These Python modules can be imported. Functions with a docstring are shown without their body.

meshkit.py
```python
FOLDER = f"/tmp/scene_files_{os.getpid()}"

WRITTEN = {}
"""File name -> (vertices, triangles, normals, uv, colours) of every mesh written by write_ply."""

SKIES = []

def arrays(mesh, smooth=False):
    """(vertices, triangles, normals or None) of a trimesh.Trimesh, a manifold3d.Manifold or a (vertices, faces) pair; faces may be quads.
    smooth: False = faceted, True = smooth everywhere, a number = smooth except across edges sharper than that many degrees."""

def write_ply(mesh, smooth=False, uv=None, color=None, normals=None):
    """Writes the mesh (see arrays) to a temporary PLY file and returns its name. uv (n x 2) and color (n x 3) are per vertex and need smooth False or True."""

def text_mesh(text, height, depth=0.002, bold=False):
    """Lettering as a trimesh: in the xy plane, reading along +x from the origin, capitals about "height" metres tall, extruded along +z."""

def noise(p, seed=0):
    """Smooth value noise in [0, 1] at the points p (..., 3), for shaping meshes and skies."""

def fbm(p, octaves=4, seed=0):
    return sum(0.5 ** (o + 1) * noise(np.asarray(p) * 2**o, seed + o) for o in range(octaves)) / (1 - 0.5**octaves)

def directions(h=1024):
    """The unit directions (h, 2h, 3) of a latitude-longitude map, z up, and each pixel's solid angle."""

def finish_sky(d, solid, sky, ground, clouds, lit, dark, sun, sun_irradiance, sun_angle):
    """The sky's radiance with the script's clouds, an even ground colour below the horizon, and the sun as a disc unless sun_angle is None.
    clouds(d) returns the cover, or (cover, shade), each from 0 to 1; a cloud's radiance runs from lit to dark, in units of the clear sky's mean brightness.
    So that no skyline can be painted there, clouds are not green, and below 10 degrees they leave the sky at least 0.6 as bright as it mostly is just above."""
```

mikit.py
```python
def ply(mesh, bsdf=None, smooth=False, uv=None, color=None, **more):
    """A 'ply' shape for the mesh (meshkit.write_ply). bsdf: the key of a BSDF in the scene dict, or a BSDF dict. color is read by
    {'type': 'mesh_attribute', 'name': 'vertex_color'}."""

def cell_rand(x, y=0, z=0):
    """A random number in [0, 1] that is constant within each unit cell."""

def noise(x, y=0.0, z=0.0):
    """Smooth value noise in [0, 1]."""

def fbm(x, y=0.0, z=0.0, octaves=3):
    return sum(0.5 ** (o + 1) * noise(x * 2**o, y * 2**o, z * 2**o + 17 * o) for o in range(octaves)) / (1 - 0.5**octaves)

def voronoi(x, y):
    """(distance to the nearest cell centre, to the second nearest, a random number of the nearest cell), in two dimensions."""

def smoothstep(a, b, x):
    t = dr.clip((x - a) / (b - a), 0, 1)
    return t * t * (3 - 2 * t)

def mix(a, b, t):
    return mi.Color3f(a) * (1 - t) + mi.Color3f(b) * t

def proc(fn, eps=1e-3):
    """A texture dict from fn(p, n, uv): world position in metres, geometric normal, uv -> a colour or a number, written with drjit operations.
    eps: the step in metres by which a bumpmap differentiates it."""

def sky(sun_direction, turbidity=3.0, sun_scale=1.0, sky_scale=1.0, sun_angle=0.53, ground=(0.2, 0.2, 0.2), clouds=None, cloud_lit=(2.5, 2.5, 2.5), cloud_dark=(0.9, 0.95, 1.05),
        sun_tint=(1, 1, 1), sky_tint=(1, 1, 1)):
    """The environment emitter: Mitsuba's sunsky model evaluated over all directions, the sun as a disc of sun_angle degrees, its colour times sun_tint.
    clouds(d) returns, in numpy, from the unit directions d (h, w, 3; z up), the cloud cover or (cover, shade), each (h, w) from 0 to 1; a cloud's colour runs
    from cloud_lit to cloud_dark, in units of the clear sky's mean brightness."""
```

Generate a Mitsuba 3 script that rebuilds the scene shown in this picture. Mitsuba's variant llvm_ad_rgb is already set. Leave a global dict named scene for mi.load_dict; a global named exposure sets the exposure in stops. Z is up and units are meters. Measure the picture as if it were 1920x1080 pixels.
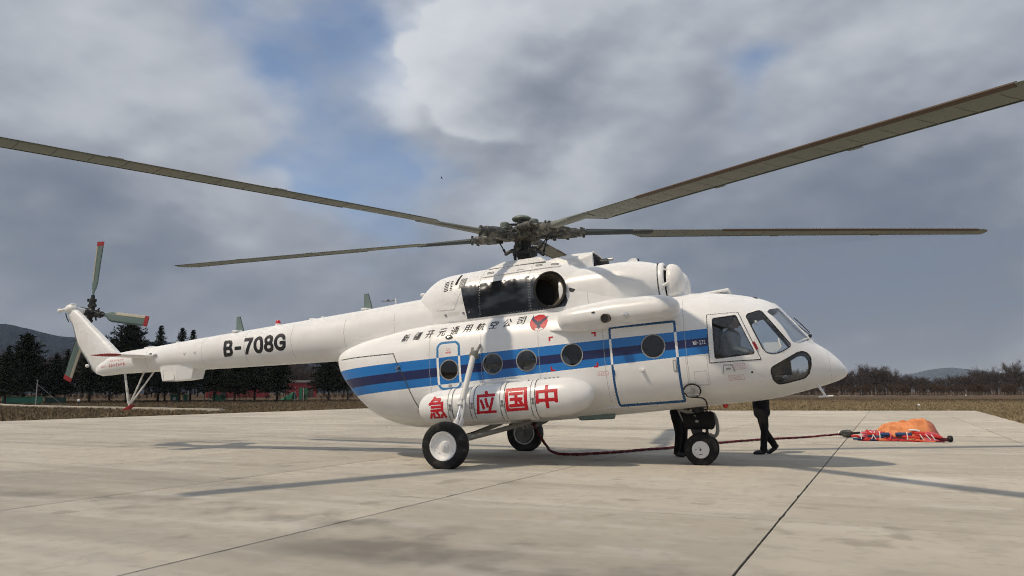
import math, random
import numpy as np, trimesh, shapely
from shapely import affinity
from shapely.geometry import Polygon, box as sbox, LineString, Point
from scipy.interpolate import PchipInterpolator
import drjit as dr, mitsuba as mi, mikit, meshkit
import manifold3d as m3
from manifold3d import Manifold

T = mi.ScalarTransform4f
scene, labels = {}, {}
rng = np.random.default_rng(11)
random.seed(5)

# ------------------------------------------------------------------ camera, sky, exposure
CAM = np.array([4.9425, -15.2192, 1.3487])
YAW, PIT, ROLL, FOV = 1.90967, 0.1334, -0.0032, 66.80
_fw = np.array([math.cos(PIT) * math.cos(YAW), math.cos(PIT) * math.sin(YAW), math.sin(PIT)])
_r = np.cross(_fw, [0, 0, 1]); _r /= np.linalg.norm(_r)
_u = np.cross(_r, _fw)
_u = math.cos(ROLL) * _u - math.sin(ROLL) * _r
scene['camera'] = {'type': 'perspective', 'fov': FOV, 'fov_axis': 'x', 'near_clip': 0.1, 'far_clip': 20000.0,
                   'to_world': T().look_at(origin=CAM.tolist(), target=(CAM + _fw).tolist(), up=_u.tolist())}
SUN = np.array([-0.48, -0.62, 1.0])


def unit(v):
    v = np.asarray(v, float)
    return v / np.linalg.norm(v)


def sdir(az, el):
    az, el = math.radians(az), math.radians(el)
    return np.array([math.cos(el) * math.cos(az), math.cos(el) * math.sin(az), math.sin(el)])


# broken grey cumulus. Fields of noise over the sphere, with wide openings, heaped clouds and dark bases set where the weather has them (azimuth, elevation, width, amount)
OPEN = [(122.6, 25.5, 4.4, .80), (125.5, 22.0, 4.0, .46), (122.3, 15.6, 2.8, .80), (118.2, 15.4, 3.0, .66), (119.0, 11.4, 2.4, .50), (121.5, 19.5, 3, .26), (128, 14.6, 3, .3), (126.5, 17.2, 1.8, .34), (113.8, 15.6, 1.6, .22), (90.4, 22.5, 2.6, .50), (91.5, 18.6, 2.0, .36), (134, 24.5, 3, .10), (130, 26, 3, .20),
        (104, 11.0, 2.2, .10), (60, 42, 9, .4), (165, 40, 10, .4), (200, 30, 12, .5), (260, 55, 14, .5), (320, 38, 12, .45), (20, 28, 10, .4), (230, 22, 10, .4), (290, 20, 10, .4)]
HEAP = [(111.5, 22.0, 5.4, .50), (106, 23.0, 5.0, .40), (99, 20.5, 4.5, .25), (125.3, 15.4, 1.5, .30), (127.0, 20.6, 2.6, .22), (129.5, 11.6, 4.0, .20), (138, 20, 6, .20), (84, 16, 9, .30), (135, 14, 5, .25), (80, 22, 6, .2), (112, 8, 12, .2), (90, 8, 12, .3), (138, 8, 8, .25)]
DARKB = [(107.5, 18.4, 4.2, .30), (104, 20.4, 3.0, .22), (110, 19.5, 3.0, .12), (141.5, 12.6, 4.2, .46), (138, 7.0, 7, .30), (86, 12.5, 8, .34), (90, 6.5, 9, .40), (76, 14, 8, .36), (118, 7.5, 6, .22), (104, 6, 8, .26), (97.5, 15.0, 4, .22), (80, 8, 8, .3), (95, 21, 2.5, .22), (132, 10, 6, .14)]
LIGHT = [(119.0, 22.3, 2.0, .80), (116.5, 24.8, 2.4, .60), (118.3, 19.8, 1.6, .40), (112.5, 25.8, 3.4, .46), (107.0, 26.0, 3.4, .22), (139, 22, 6, .20), (132, 19, 4, .18), (125.0, 15.3, 1.6, .22), (130, 11.9, 2.4, .22), (99.0, 21.2, 1.9, .26), (101.6, 18.2, 1.9, .26), (105.8, 15.0, 3.0, .18), (109, 13.2, 4, .14), (80, 22, 5, .16), (86, 24, 4, .14), (127, 20.6, 2.0, .18), (103.5, 16.4, 2, .14)]
LIT, DARK = (2.35, 2.46, 2.62), (.42, .54, .77)


def clouds(d):
    d = d / np.linalg.norm(d, axis=-1, keepdims=True)
    az, el = np.degrees(np.arctan2(d[..., 1], d[..., 0])), np.degrees(np.arcsin(np.clip(d[..., 2], -1, 1)))

    def blobs(L, wx, wy):
        out = 0
        for a, e, s, k in L:
            da = ((az + wx - a + 180) % 360 - 180) * np.cos(np.radians(el))
            out = out + k * np.exp(-(da ** 2 * .8 + ((el + wy - e) * 1.2) ** 2) / s ** 2)
        return out

    sq = d * [1, 1, 1.5]
    w1, w2 = meshkit.fbm(sq * 11, 7, 31) - .5, meshkit.fbm(sq * 11, 7, 37) - .5
    wx, wy = w1 * 7.0, w2 * 5.0

    def dens(v):
        q = v * [1, 1, 1.5]
        return meshkit.fbm(q * 5.5, 3, 1) * .62 + meshkit.fbm(q * 17, 6, 8) * .38

    D = dens(d)
    lit_side = np.stack([-d[..., 1], d[..., 0], 0 * az], -1) * .75 + np.array([0, 0, .65])     # towards the sun: up and to the left
    rel = (D - dens(d + lit_side * .016)) + .5 * (D - dens(d + lit_side * .045))
    heap, dk, lt = blobs(HEAP, wx, wy), blobs(DARKB, wx, wy), blobs(LIGHT, wx, wy)
    C = (D - .5) * .95 + heap - blobs(OPEN, wx, wy) + .30
    cv = np.clip((C + .34) / .70, 0, 1); cv = cv * cv * (3 - 2 * cv); cover = np.clip(.36 + 1.1 * w2 + .6 * w1, .08, .72); cover = cover + (1 - cover) * cv
    shade = .60 - .95 * rel + .72 * dk * (1 + .8 * w1) - 1.15 * lt * (1 + .8 * w2) + (D - .5) * .40 + w1 * .42 + .30 * np.exp(-(el / 10.0) ** 2) - .30 * np.clip((el - 22) / 30, 0, 1)  # last term brightens the higher clouds, mostly out of view, for added fill light
    # one heaped cumulus with a lit left flank and a grey base, running out into the layer on its right
    n1, n2 = meshkit.fbm(sq * 8, 6, 71) - .5, meshkit.fbm(sq * 22, 5, 75) - .5
    da = ((az - 106.0 + 180) % 360 - 180) * np.cos(np.radians(el))
    e = np.sqrt((da / np.where(da > 0, 11.6, 13.0)) ** 2 + ((el - 23.8) / np.where(el < 23.8, 6.3, 8.5)) ** 2) + n1 * .62 + n2 * .22
    cum = np.clip((1.0 - e) / np.where(da > 0, .13, .45), 0, 1); cum = cum * cum * (3 - 2 * cum) * np.clip(1.15 + da / 16, .25, 1)
    core = .58 - .78 * np.clip((e - .35) / .55, 0, 1) * np.clip(.55 + da / 14 + (el - 22) / 9, 0, 1) + .30 * np.exp(-((el - 19.4) / 2.0) ** 2) * np.clip(1.25 - e, 0, 1) + .06 * (24.5 - el) * np.clip(1.1 - e, 0, 1) - 1.1 * rel + n2 * .5 + n1 * .4
    core = np.clip(core, -.25, 1)
    cover = np.maximum(cover, cum); shade = shade * (1 - .85 * cum) + core * .85 * cum
    return cover, .5 + .5 * np.tanh(1.55 * (shade - .5))


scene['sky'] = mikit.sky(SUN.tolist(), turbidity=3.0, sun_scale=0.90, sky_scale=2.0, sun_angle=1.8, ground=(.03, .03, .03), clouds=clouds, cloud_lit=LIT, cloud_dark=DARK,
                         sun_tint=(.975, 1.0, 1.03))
exposure = 0.85

# ------------------------------------------------------------------ helicopter frame: parked nose-up by 4.2 degrees about (0,0,2)
TH = math.radians(4.2); CT, ST = math.cos(TH), math.sin(TH)


def l2w(P):
    P = np.asarray(P, float); x, y, z = P[..., 0], P[..., 1], P[..., 2] - 2
    return np.stack([CT * x - ST * z, y, 2 + ST * x + CT * z], -1)


def w2l(P):
    P = np.asarray(P, float); x, y, z = P[..., 0], P[..., 1], P[..., 2] - 2
    return np.stack([CT * x + ST * z, y, 2 - ST * x + CT * z], -1)


def lx(p):
    return CT * p.x + ST * (p.z - 2)


def lz(p):
    return 2 - ST * p.x + CT * (p.z - 2)


noise, fbm, sst, mix = mikit.noise, mikit.fbm, mikit.smoothstep, mikit.mix


# ------------------------------------------------------------------ materials
def rgb(*c):
    return {'type': 'rgb', 'value': list(c)}


def pri(color, rough=.5, metal=0.0, spec=.5, coat=0.0, bump=None, bscale=1.0, **kw):
    c = color if isinstance(color, dict) else rgb(*color)
    d = {'type': 'principled', 'base_color': c, 'roughness': rough, 'metallic': metal, 'specular': spec, **kw}
    if coat:
        d['clearcoat'] = coat; d['clearcoat_gloss'] = .9
    if bump is not None:
        d = {'type': 'bumpmap', 'arbitrary': bump, 'scale': bscale, 'bsdf': d}
    return {'type': 'twosided', 'bsdf': d}


def grime(p, x, z, base):
    """fine dirt and long run-off streaks on white paint"""
    f = fbm(x * 1.3, p.y * 1.3, z * 2.0, octaves=4)
    st = fbm(x * 3.0, p.y * .6, z * .5, octaves=2)
    tile = mikit.cell_rand(dr.floor(x / .62), dr.floor(z / .42 + .3), dr.select(p.y > 0, 1, 2))
    base = mi.Color3f(base) * (.965 + .035 * tile)
    belly = sst(1.35, .7, z + .25 * (f - .5)) * sst(-5.5, -4.0, x)
    run = fbm(x * 11.0, p.y * 2.0, z * .9, octaves=3)
    base = mix(base, (.66, .64, .585), .20 * sst(.50, .75, run) * sst(.35, .7, f))
    c = mix(base, (.58, .57, .53), .24 * sst(.45, .8, f) + .08 * sst(.5, .8, st))
    return mix(c, (.46, .43, .36), .40 * belly * (.5 + .7 * f))


WHITE = (.80, .805, .80)


def white_fn(p, n, uv):
    x, z = lx(p), lz(p)
    c = grime(p, x, z, WHITE)
    soot = sst(.62, .0, dr.sqrt(dr.square((x + .9) * .45) + dr.square((z - 3.15) * 1.5))) * sst(.35, .75, fbm(x * 3, z * 9, p.y * 3))
    return mix(c, (.30, .28, .25), .5 * soot)


def box_sdf(x, z, x0, x1, z0, z1, r):
    qx, qz = dr.abs(x - (x0 + x1) / 2) - (x1 - x0) / 2 + r, dr.abs(z - (z0 + z1) / 2) - (z1 - z0) / 2 + r
    ox, oz = dr.maximum(qx, 0), dr.maximum(qz, 0)
    return dr.sqrt(ox * ox + oz * oz) + dr.minimum(dr.maximum(qx, qz), 0) - r


LIGHT_BLUE, NAVY, FRAME_BLUE = (.010, .165, .50), (.006, .014, .085), (.012, .085, .23)


def hull_fn(p, n, uv):
    x, z = lx(p), lz(p)
    c = grime(p, x, z, WHITE)
    zt, zb = 2.12 + .009 * (x + 3), 1.56 + .026 * (x + 3.3)
    t = (zt - z) / (zt - zb)
    on = (t > 0) & (t < 1) & (x < 3.69)
    blue = dr.select((t > .36) & (t < .69), mi.Color3f(NAVY), mi.Color3f(LIGHT_BLUE))
    worn = mix(mi.Color3f(1), mi.Color3f(.86), sst(.5, .75, fbm(x * 2, z * 3, p.y, octaves=3)))
    c = dr.select(on, blue * worn, c)
    d1 = dr.abs(box_sdf(x, z, 1.93, 3.11, .95, 2.37, .03)) - .022
    d2 = dr.abs(box_sdf(x, z, -1.535, -1.075, 1.515, 2.42, .11)) - .024
    side = dr.abs(p.y) > .5
    fr1 = (d1 < 0) & side
    fr2 = (d2 < 0) & side
    c = dr.select(fr1, dr.select(on, mi.Color3f(WHITE), mi.Color3f(FRAME_BLUE)), c)
    c = dr.select(fr2, dr.select(on, mi.Color3f(WHITE), mi.Color3f(.03, .19, .42)), c)
    return c


def wavy(p, n, uv):
    x, z = lx(p), lz(p)
    return .006 * fbm(x * 1.6, p.y * 1.6, z * 1.6, octaves=2) + .0010 * dr.abs(dr.sin(x * 7.85)) + .0008 * dr.abs(dr.sin(z * 12.6)) + .0012 * fbm(x * 5, p.y * 5, z * 5, octaves=2)


scene['white_paint'] = pri(mikit.proc(white_fn), .32, coat=.5, bump=mikit.proc(wavy, .01))
scene['hull_paint'] = pri(mikit.proc(hull_fn), .32, coat=.5, bump=mikit.proc(wavy, .01))
scene['plain_white'] = pri((.79, .78, .75), .4)
scene['black_print'] = pri((.012, .012, .014), .5)
scene['red_print'] = pri((.50, .008, .018), .45)
scene['pale_red_print'] = pri((.62, .28, .27), .6)
scene['grey_print'] = pri((.36, .36, .35), .6)
scene['navy_print'] = pri((.01, .02, .08), .5)
scene['white_print'] = pri((.8, .8, .8), .5)
scene['blue_trim'] = pri(FRAME_BLUE, .4)
scene['dark_seam'] = pri((.05, .05, .05), .8)
scene['rubber'] = pri(mikit.proc(lambda p, n, uv: mix((.013, .013, .013), (.05, .047, .042), sst(.45, .8, fbm(p.x * 9, p.y * 9, p.z * 9)))), .75, spec=.3)
scene['black_fabric'] = pri(mikit.proc(lambda p, n, uv: mix((.010, .010, .012), (.024, .023, .024), fbm(p.x * 14, p.y * 14, p.z * 14))), .9, spec=.15)
scene['black_paint'] = pri((.014, .014, .015), .45)
scene['dark_inside'] = pri((.025, .026, .028), .8, spec=.2)
scene['liner_grey'] = pri((.035, .038, .042), .8, spec=.2)
scene['seat_cloth'] = pri((.03, .032, .036), .9)
scene['wheel_white'] = pri(mikit.proc(lambda p, n, uv: mix((.80, .79, .77), (.40, .37, .33), sst(.60, .80, fbm(p.x * 16, p.y * 16, p.z * 16, octaves=4)) * .6)), .5)
scene['wheel_grey'] = pri((.16, .165, .16), .6)
scene['strut_white'] = pri(mikit.proc(lambda p, n, uv: mix((.66, .66, .64), (.36, .34, .31), sst(.5, .8, fbm(p.x * 8, p.y * 8, p.z * 5)))), .45)
scene['strut_grey'] = pri((.22, .215, .195), .6)
scene['chrome'] = pri((.75, .75, .75), .18, metal=1.0)
scene['steel'] = pri((.34, .34, .33), .35, metal=.9)
scene['hub_metal'] = pri(mikit.proc(lambda p, n, uv: mix((.055, .058, .052), (.16, .15, .12), sst(.4, .75, fbm(p.x * 12, p.y * 12, p.z * 12, octaves=3)))), .5, metal=.25)
scene['hub_dark'] = pri((.028, .03, .03), .5, metal=.3)
scene['hub_green'] = pri((.15, .175, .15), .5)
scene['blade_olive'] = pri(mikit.proc(lambda p, n, uv: mix(mix((.160, .178, .152), (.188, .203, .174), fbm(p.x * 2.2, p.y * 2.2, 0)), (.205, .185, .14), .5 * sst(.5, .75, fbm(p.x * .9, p.y * .9, 3)))), .6)
scene['blade_joint'] = pri((.10, .105, .085), .7)
scene['blade_root_dark'] = pri((.05, .062, .064), .55)
scene['blade_edge_brown'] = pri((.10, .068, .045), .6)
scene['tail_blade_green'] = pri((.092, .138, .128), .55)
scene['tail_blade_edge'] = pri((.34, .32, .25), .55)
scene['red_paint'] = pri((.24, .013, .018), .6)
scene['antenna_green'] = pri((.14, .20, .19), .55)
scene['glass'] = {'type': 'thindielectric', 'int_ior': 1.5, 'specular_transmittance': rgb(.86, .90, .92)}
scene['side_glass'] = {'type': 'thindielectric', 'int_ior': 1.5, 'specular_transmittance': rgb(.60, .63, .65)}
scene['dark_glass'] = {'type': 'thindielectric', 'int_ior': 1.46, 'specular_transmittance': rgb(.42, .45, .47)}
scene['lamp_red'] = pri((.55, .008, .012), .12, coat=1.0)


def heat_fn(p, n, uv):
    x, z = lx(p), lz(p)
    f = fbm(x * 2.2, z * 5.0, 1.0, octaves=4)
    return mix((.030, .032, .035), (.13, .135, .14), sst(.42, .78, f) * .7)


def heat_bump(p, n, uv):
    x, z = lx(p), lz(p)
    return .030 * fbm(x * 4.0, z * 3.0, 2.0, octaves=3)


scene['heat_metal'] = pri(mikit.proc(heat_fn), .22, metal=.85, bump=mikit.proc(heat_bump, .01))
scene['exhaust_metal'] = pri(mikit.proc(lambda p, n, uv: mix((.20, .175, .135), (.09, .078, .062), fbm(p.x * 7, p.y * 7, p.z * 7))), .5, metal=.4)
scene['exhaust_black'] = pri((.012, .012, .012), .7)

# ground materials
EU, EV = np.array([.1063, .9943]), np.array([.9943, -.1063])     # along and across the apron's long joints


def uvg(p):
    return p.x * EU[0] + p.y * EU[1], p.x * EV[0] + p.y * EV[1]


SLAB_U, SLAB_V, U0, V0 = 6.1, 4.15, .30, 1.28


def stain(u, v, cu, cv, ru, rv, f):
    d = dr.sqrt(dr.square((u - cu) / ru) + dr.square((v - cv) / rv))
    return sst(1.0, .15, d + (f - .5) * 1.1)


def concrete_fn(p, n, uv):
    u, v = uvg(p)
    i, j = dr.floor((u - U0) / SLAB_U), dr.floor((v - V0) / SLAB_V)
    tone = mikit.cell_rand(i, j, 3)
    f = fbm(p.x * .35, p.y * .35, 2.0, octaves=4)
    g = fbm(p.x * 2.3, p.y * 2.3, 5.0, octaves=4)
    # screed marks across the pouring direction, blotches and drips
    s1 = fbm(u * 2.6 + 1.6 * f, v * .7 + 1.2 * f, 1.0, octaves=4)
    s2 = fbm(u * 1.6, v * .16, 9.0, octaves=3)
    c = mix((.325, .298, .250), (.395, .364, .307), tone)
    c = mix(c, (.275, .252, .212), .50 * sst(.42, .72, f))
    c = mix(c, (.43, .415, .375), .38 * sst(.5, .8, s1))
    c = mix(c, (.205, .192, .168), .42 * sst(.52, .78, s2))
    c = mix(c, (.24, .222, .188), .34 * sst(.55, .8, g))
    fine = fbm(p.x * 9, p.y * 9, 3.0, octaves=3)
    c = mix(c, (.235, .22, .19), .28 * sst(.50, .78, fine)) 
    c = mix(c, (.455, .44, .405), .14 * sst(.60, .80, fbm(u * 9, v * 2.6, 7.0, octaves=3)))
    k = fbm(u * 1.1, v * .35, 4.0, octaves=4)
    dark = stain(u, v, -7.75, -.9, .75, 6.5, k) * .75 + stain(u, v, -8.6, 2.9, .9, 3.2, k) * .85 + stain(u, v, -5.6, -2.2, 1.0, 2.6, k) * .35 + stain(u, v, 4.5, -7.0, 1.6, 5.0, k) * .55 + stain(u, v, 1.8, -10.0, .8, 5.0, k) * .45 + stain(u, v, 1.6, -3.6, .6, 2.2, k) * .8 + stain(u, v, 7.5, 2, 1.2, 7, k) * .4 + stain(u, v, -11.5, 1.5, .5, 2.0, k) * .7 + stain(u, v, 14, -8, 2.0, 10, k) * .5 + stain(u, v, -3.2, -5.5, .5, 2.5, k) * .6
    c = mix(c, (.13, .12, .105), dr.minimum(dark, 1) * sst(.25, .7, g * .6 + s2 * .5))
    pale_patch = stain(u, v, -1.0, 6.9, 1.1, .9, .5 + 0 * k)  # smooth oval where the concrete is paler
    c = mix(c, (.56, .54, .49), .45 * pale_patch)
    spot = sst(.70, .76, fbm(p.x * 1.7, p.y * 1.7, 8.0, octaves=2)) * sst(.5, .7, g)
    return mix(c, (.18, .165, .14), .45 * spot)


def concrete_bump(p, n, uv):
    u, v = uvg(p)
    return .0016 * fbm(u * 9, v * 3.0, 1.0, octaves=3) + .0012 * noise(p.x * 60, p.y * 60)


scene['concrete'] = pri(mikit.proc(concrete_fn), .85, spec=.25, bump=mikit.proc(concrete_bump, .01))
scene['joint_dark'] = pri((.035, .033, .03), .9, spec=.1)
scene['pale_concrete'] = pri(mikit.proc(lambda p, n, uv: mix((.50, .47, .40), (.36, .33, .27), fbm(p.x * 1.2, p.y * 1.2, 0))), .9)


def field_fn(p, n, uv):
    f = fbm(p.x * .06, p.y * .11, 3.0, octaves=4)
    g = fbm(p.x * .6, p.y * .9, 6.0, octaves=4)
    h = fbm(p.x * 2.6, p.y * 2.6, 1.0, octaves=3)
    d = dr.sqrt(dr.square(p.x + 6) + dr.square(p.y - 5)) + 40 * (f - .5)
    near = sst(125, 75, d) * (.42 + .58 * sst(-42, -4, p.x + 12 * (g - .5)))
    c = mix(mix((.046, .033, .024), (.072, .051, .035), sst(.3, .7, f)), mix((.175, .125, .076), (.275, .205, .125), sst(.3, .7, f)), near)
    c = mix(c, (.07, .05, .034), .6 * sst(.48, .75, g))
    return mix(c, (.25, .20, .12), .40 * sst(.5, .8, h) * (.25 + .75 * near))


scene['dry_field'] = pri(mikit.proc(field_fn), .95, spec=.1)


def straw_fn(p, n, uv):
    return mix(mix((.075, .054, .038), (.125, .092, .058), fbm(p.x * 1.3, p.y * 1.3, 1, octaves=3)), mix((.19, .145, .085), (.36, .29, .175), fbm(p.x * 1.3, p.y * 1.3, p.z * 6, octaves=3)), sst(120, 72, dr.sqrt(dr.square(p.x + 6) + dr.square(p.y - 5)) + 14 * (noise(p.x * .1, p.y * .1) - .5)) * (.35 + .65 * sst(-42, -4, p.x)))


scene['dry_grass'] = pri(mikit.proc(straw_fn), .9, spec=.1)
scene['needles'] = {'type': 'twosided', 'bsdf': {'type': 'diffuse', 'reflectance': mikit.proc(lambda p, n, uv: mix((.016, .021, .015), (.034, .041, .025), fbm(p.x * 1.1, p.y * 1.1, p.z * 1.1)))}}
scene['bark'] = pri((.05, .04, .032), .95, spec=.1)
scene['bare_twigs'] = pri(mikit.proc(lambda p, n, uv: mix((.056, .047, .044), (.088, .071, .064), fbm(p.x * .16, p.y * .16, p.z * .5))), .95, spec=.05)
scene['brush_brown'] = pri(mikit.proc(lambda p, n, uv: mix((.055, .038, .030), (.10, .068, .046), fbm(p.x * .3, p.y * .3, p.z))), .95, spec=.05)
scene['shaded_hill_forest'] = pri(mikit.proc(lambda p, n, uv: mix((.010, .016, .027), (.021, .028, .041), fbm(p.x * .012, p.y * .012, p.z * .03, octaves=5))), .95, spec=.05)  # cloud shadow put into the forest colour: darkened and made bluer
scene['container_green'] = pri(mikit.proc(lambda p, n, uv: mix((.045, .20, .115), (.075, .26, .16), fbm(p.x * 2, p.y * 2, p.z * 3))), .6)
scene['shade_and_post_green'] = pri((.012, .045, .032), .6)  # container green with shade put into it; also the plain colour of posts
scene['red_sheet'] = pri(mikit.proc(lambda p, n, uv: mix((.20, .018, .024), (.28, .035, .038), fbm(p.x, p.y, p.z * 3))), .6)
scene['dark_roof'] = pri((.06, .05, .05), .7)
scene['net_green'] = pri((.03, .17, .10), .8)
scene['pole_grey'] = pri((.33, .33, .32), .5)
scene['skin'] = pri((.42, .26, .18), .55)
scene['hair_black'] = pri((.012, .011, .01), .6)
scene['shirt_grey'] = pri((.62, .63, .63), .85)
scene['trouser_navy'] = pri((.02, .022, .03), .9)


def orange_fn(p, n, uv):
    f = fbm(p.x * 3, p.y * 3, p.z * 5, octaves=3)
    c = mix((.66, .21, .07), (.76, .33, .145), f)
    c = mix(c, (.48, .13, .04), .6 * sst(.5, .75, fbm(p.x * 9, p.y * 4, p.z * 6, octaves=3)))
    return mix(c, (.36, .115, .085), sst(8.42, 8.62, p.x + .3 * (f - .5)))


def skirt_fn(p, n, uv):
    i = dr.floor(p.x * 4.6 + 1.5 * noise(p.x * 7, p.y * 9, p.z * 14))
    r = mikit.cell_rand(i, 3, dr.floor(p.z * 9 + noise(p.x * 5, p.y * 5, 2)))
    c = dr.select(r < .45, mi.Color3f(.42, .030, .026), dr.select(r < .58, mi.Color3f(.62, .15, .06), dr.select(r < .78, mi.Color3f(.10, .008, .02), dr.select(r < .9, mi.Color3f(.50, .10, .12), mi.Color3f(.012, .035, .10)))))
    return c * (.75 + .5 * fbm(p.x * 12, p.y * 12, p.z * 12))


scene['orange_cloth'] = pri(mikit.proc(orange_fn), .75, spec=.3)
scene['skirt_cloth'] = pri(mikit.proc(skirt_fn), .75, spec=.3)
scene['strap_red'] = pri((.62, .035, .03), .7)
scene['strap_pink'] = pri((.72, .12, .16), .7)
scene['strap_blue'] = pri((.012, .05, .14), .7)
scene['strap_white'] = pri((.74, .72, .70), .7)
scene['cable_red'] = pri(mikit.proc(lambda p, n, uv: mix((.13, .010, .015), (.055, .006, .010), sst(.4, .7, fbm(p.x * 6, p.y * 6, p.z * 6)))), .75)
scene['maroon'] = pri((.09, .008, .02), .7)


# ------------------------------------------------------------------ mesh helpers
def mani(mesh):
    return Manifold(m3.Mesh(np.asarray(mesh.vertices, np.float32), np.asarray(mesh.faces, np.uint32)))


def tm(man):
    m = man.to_mesh()
    return trimesh.Trimesh(m.vert_properties[:, :3], m.tri_verts, process=False)


def cat(*ms):
    return trimesh.util.concatenate([m for m in ms if m is not None and len(m.faces)])


def rings_mesh(R, caps=True):
    """R: (n, m, 3) rings of a closed tube"""
    R = np.asarray(R, float); n, m = R.shape[:2]
    V = R.reshape(-1, 3); i, j = np.meshgrid(np.arange(n - 1), np.arange(m), indexing='ij')
    a, b = i * m + j, i * m + (j + 1) % m; c, d = a + m, b + m
    F = np.concatenate([np.stack([a, b, d], -1).reshape(-1, 3), np.stack([a, d, c], -1).reshape(-1, 3)])
    if caps:
        V = np.vstack([V, R[0].mean(0), R[-1].mean(0)]); k = np.arange(m)
        F = np.vstack([F, np.stack([np.full(m, n * m), (k + 1) % m, k], -1), np.stack([np.full(m, n * m + 1), (n - 1) * m + k, (n - 1) * m + (k + 1) % m], -1)])
    t = trimesh.Trimesh(V, F, process=False)
    if caps and t.volume < 0:
        t.invert()
    return t


def tube(path, r, sides=12):
    P = np.asarray(path, float); r = np.broadcast_to(np.asarray(r, float), len(P)); out = []
    tg = np.gradient(P, axis=0); tg /= np.linalg.norm(tg, axis=1, keepdims=True) + 1e-12
    a = np.cross(tg[0], [0, 0, 1] if abs(tg[0][2]) < .9 else [1, 0, 0]); a /= np.linalg.norm(a)
    k = np.arange(sides) * 2 * np.pi / sides
    for p, t, q in zip(P, tg, r):
        a = a - t * (a @ t); a /= np.linalg.norm(a); b = np.cross(t, a)
        out.append(p + q * (np.cos(k)[:, None] * a + np.sin(k)[:, None] * b))
    return rings_mesh(np.array(out))


def smooth_path(pts, n=40):
    P = np.asarray(pts, float); s = np.r_[0, np.cumsum(np.linalg.norm(np.diff(P, axis=0), axis=1))]
    f = PchipInterpolator(s, P); return f(np.linspace(0, s[-1], n))


def basis(axis, up=(0, 0, 1)):
    z = unit(axis); u = np.asarray(up, float)
    if abs(z @ unit(u)) > .98:
        u = np.array([1., 0, 0])
    x = unit(np.cross(u, z)); return np.stack([x, np.cross(z, x), z], 1)


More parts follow.
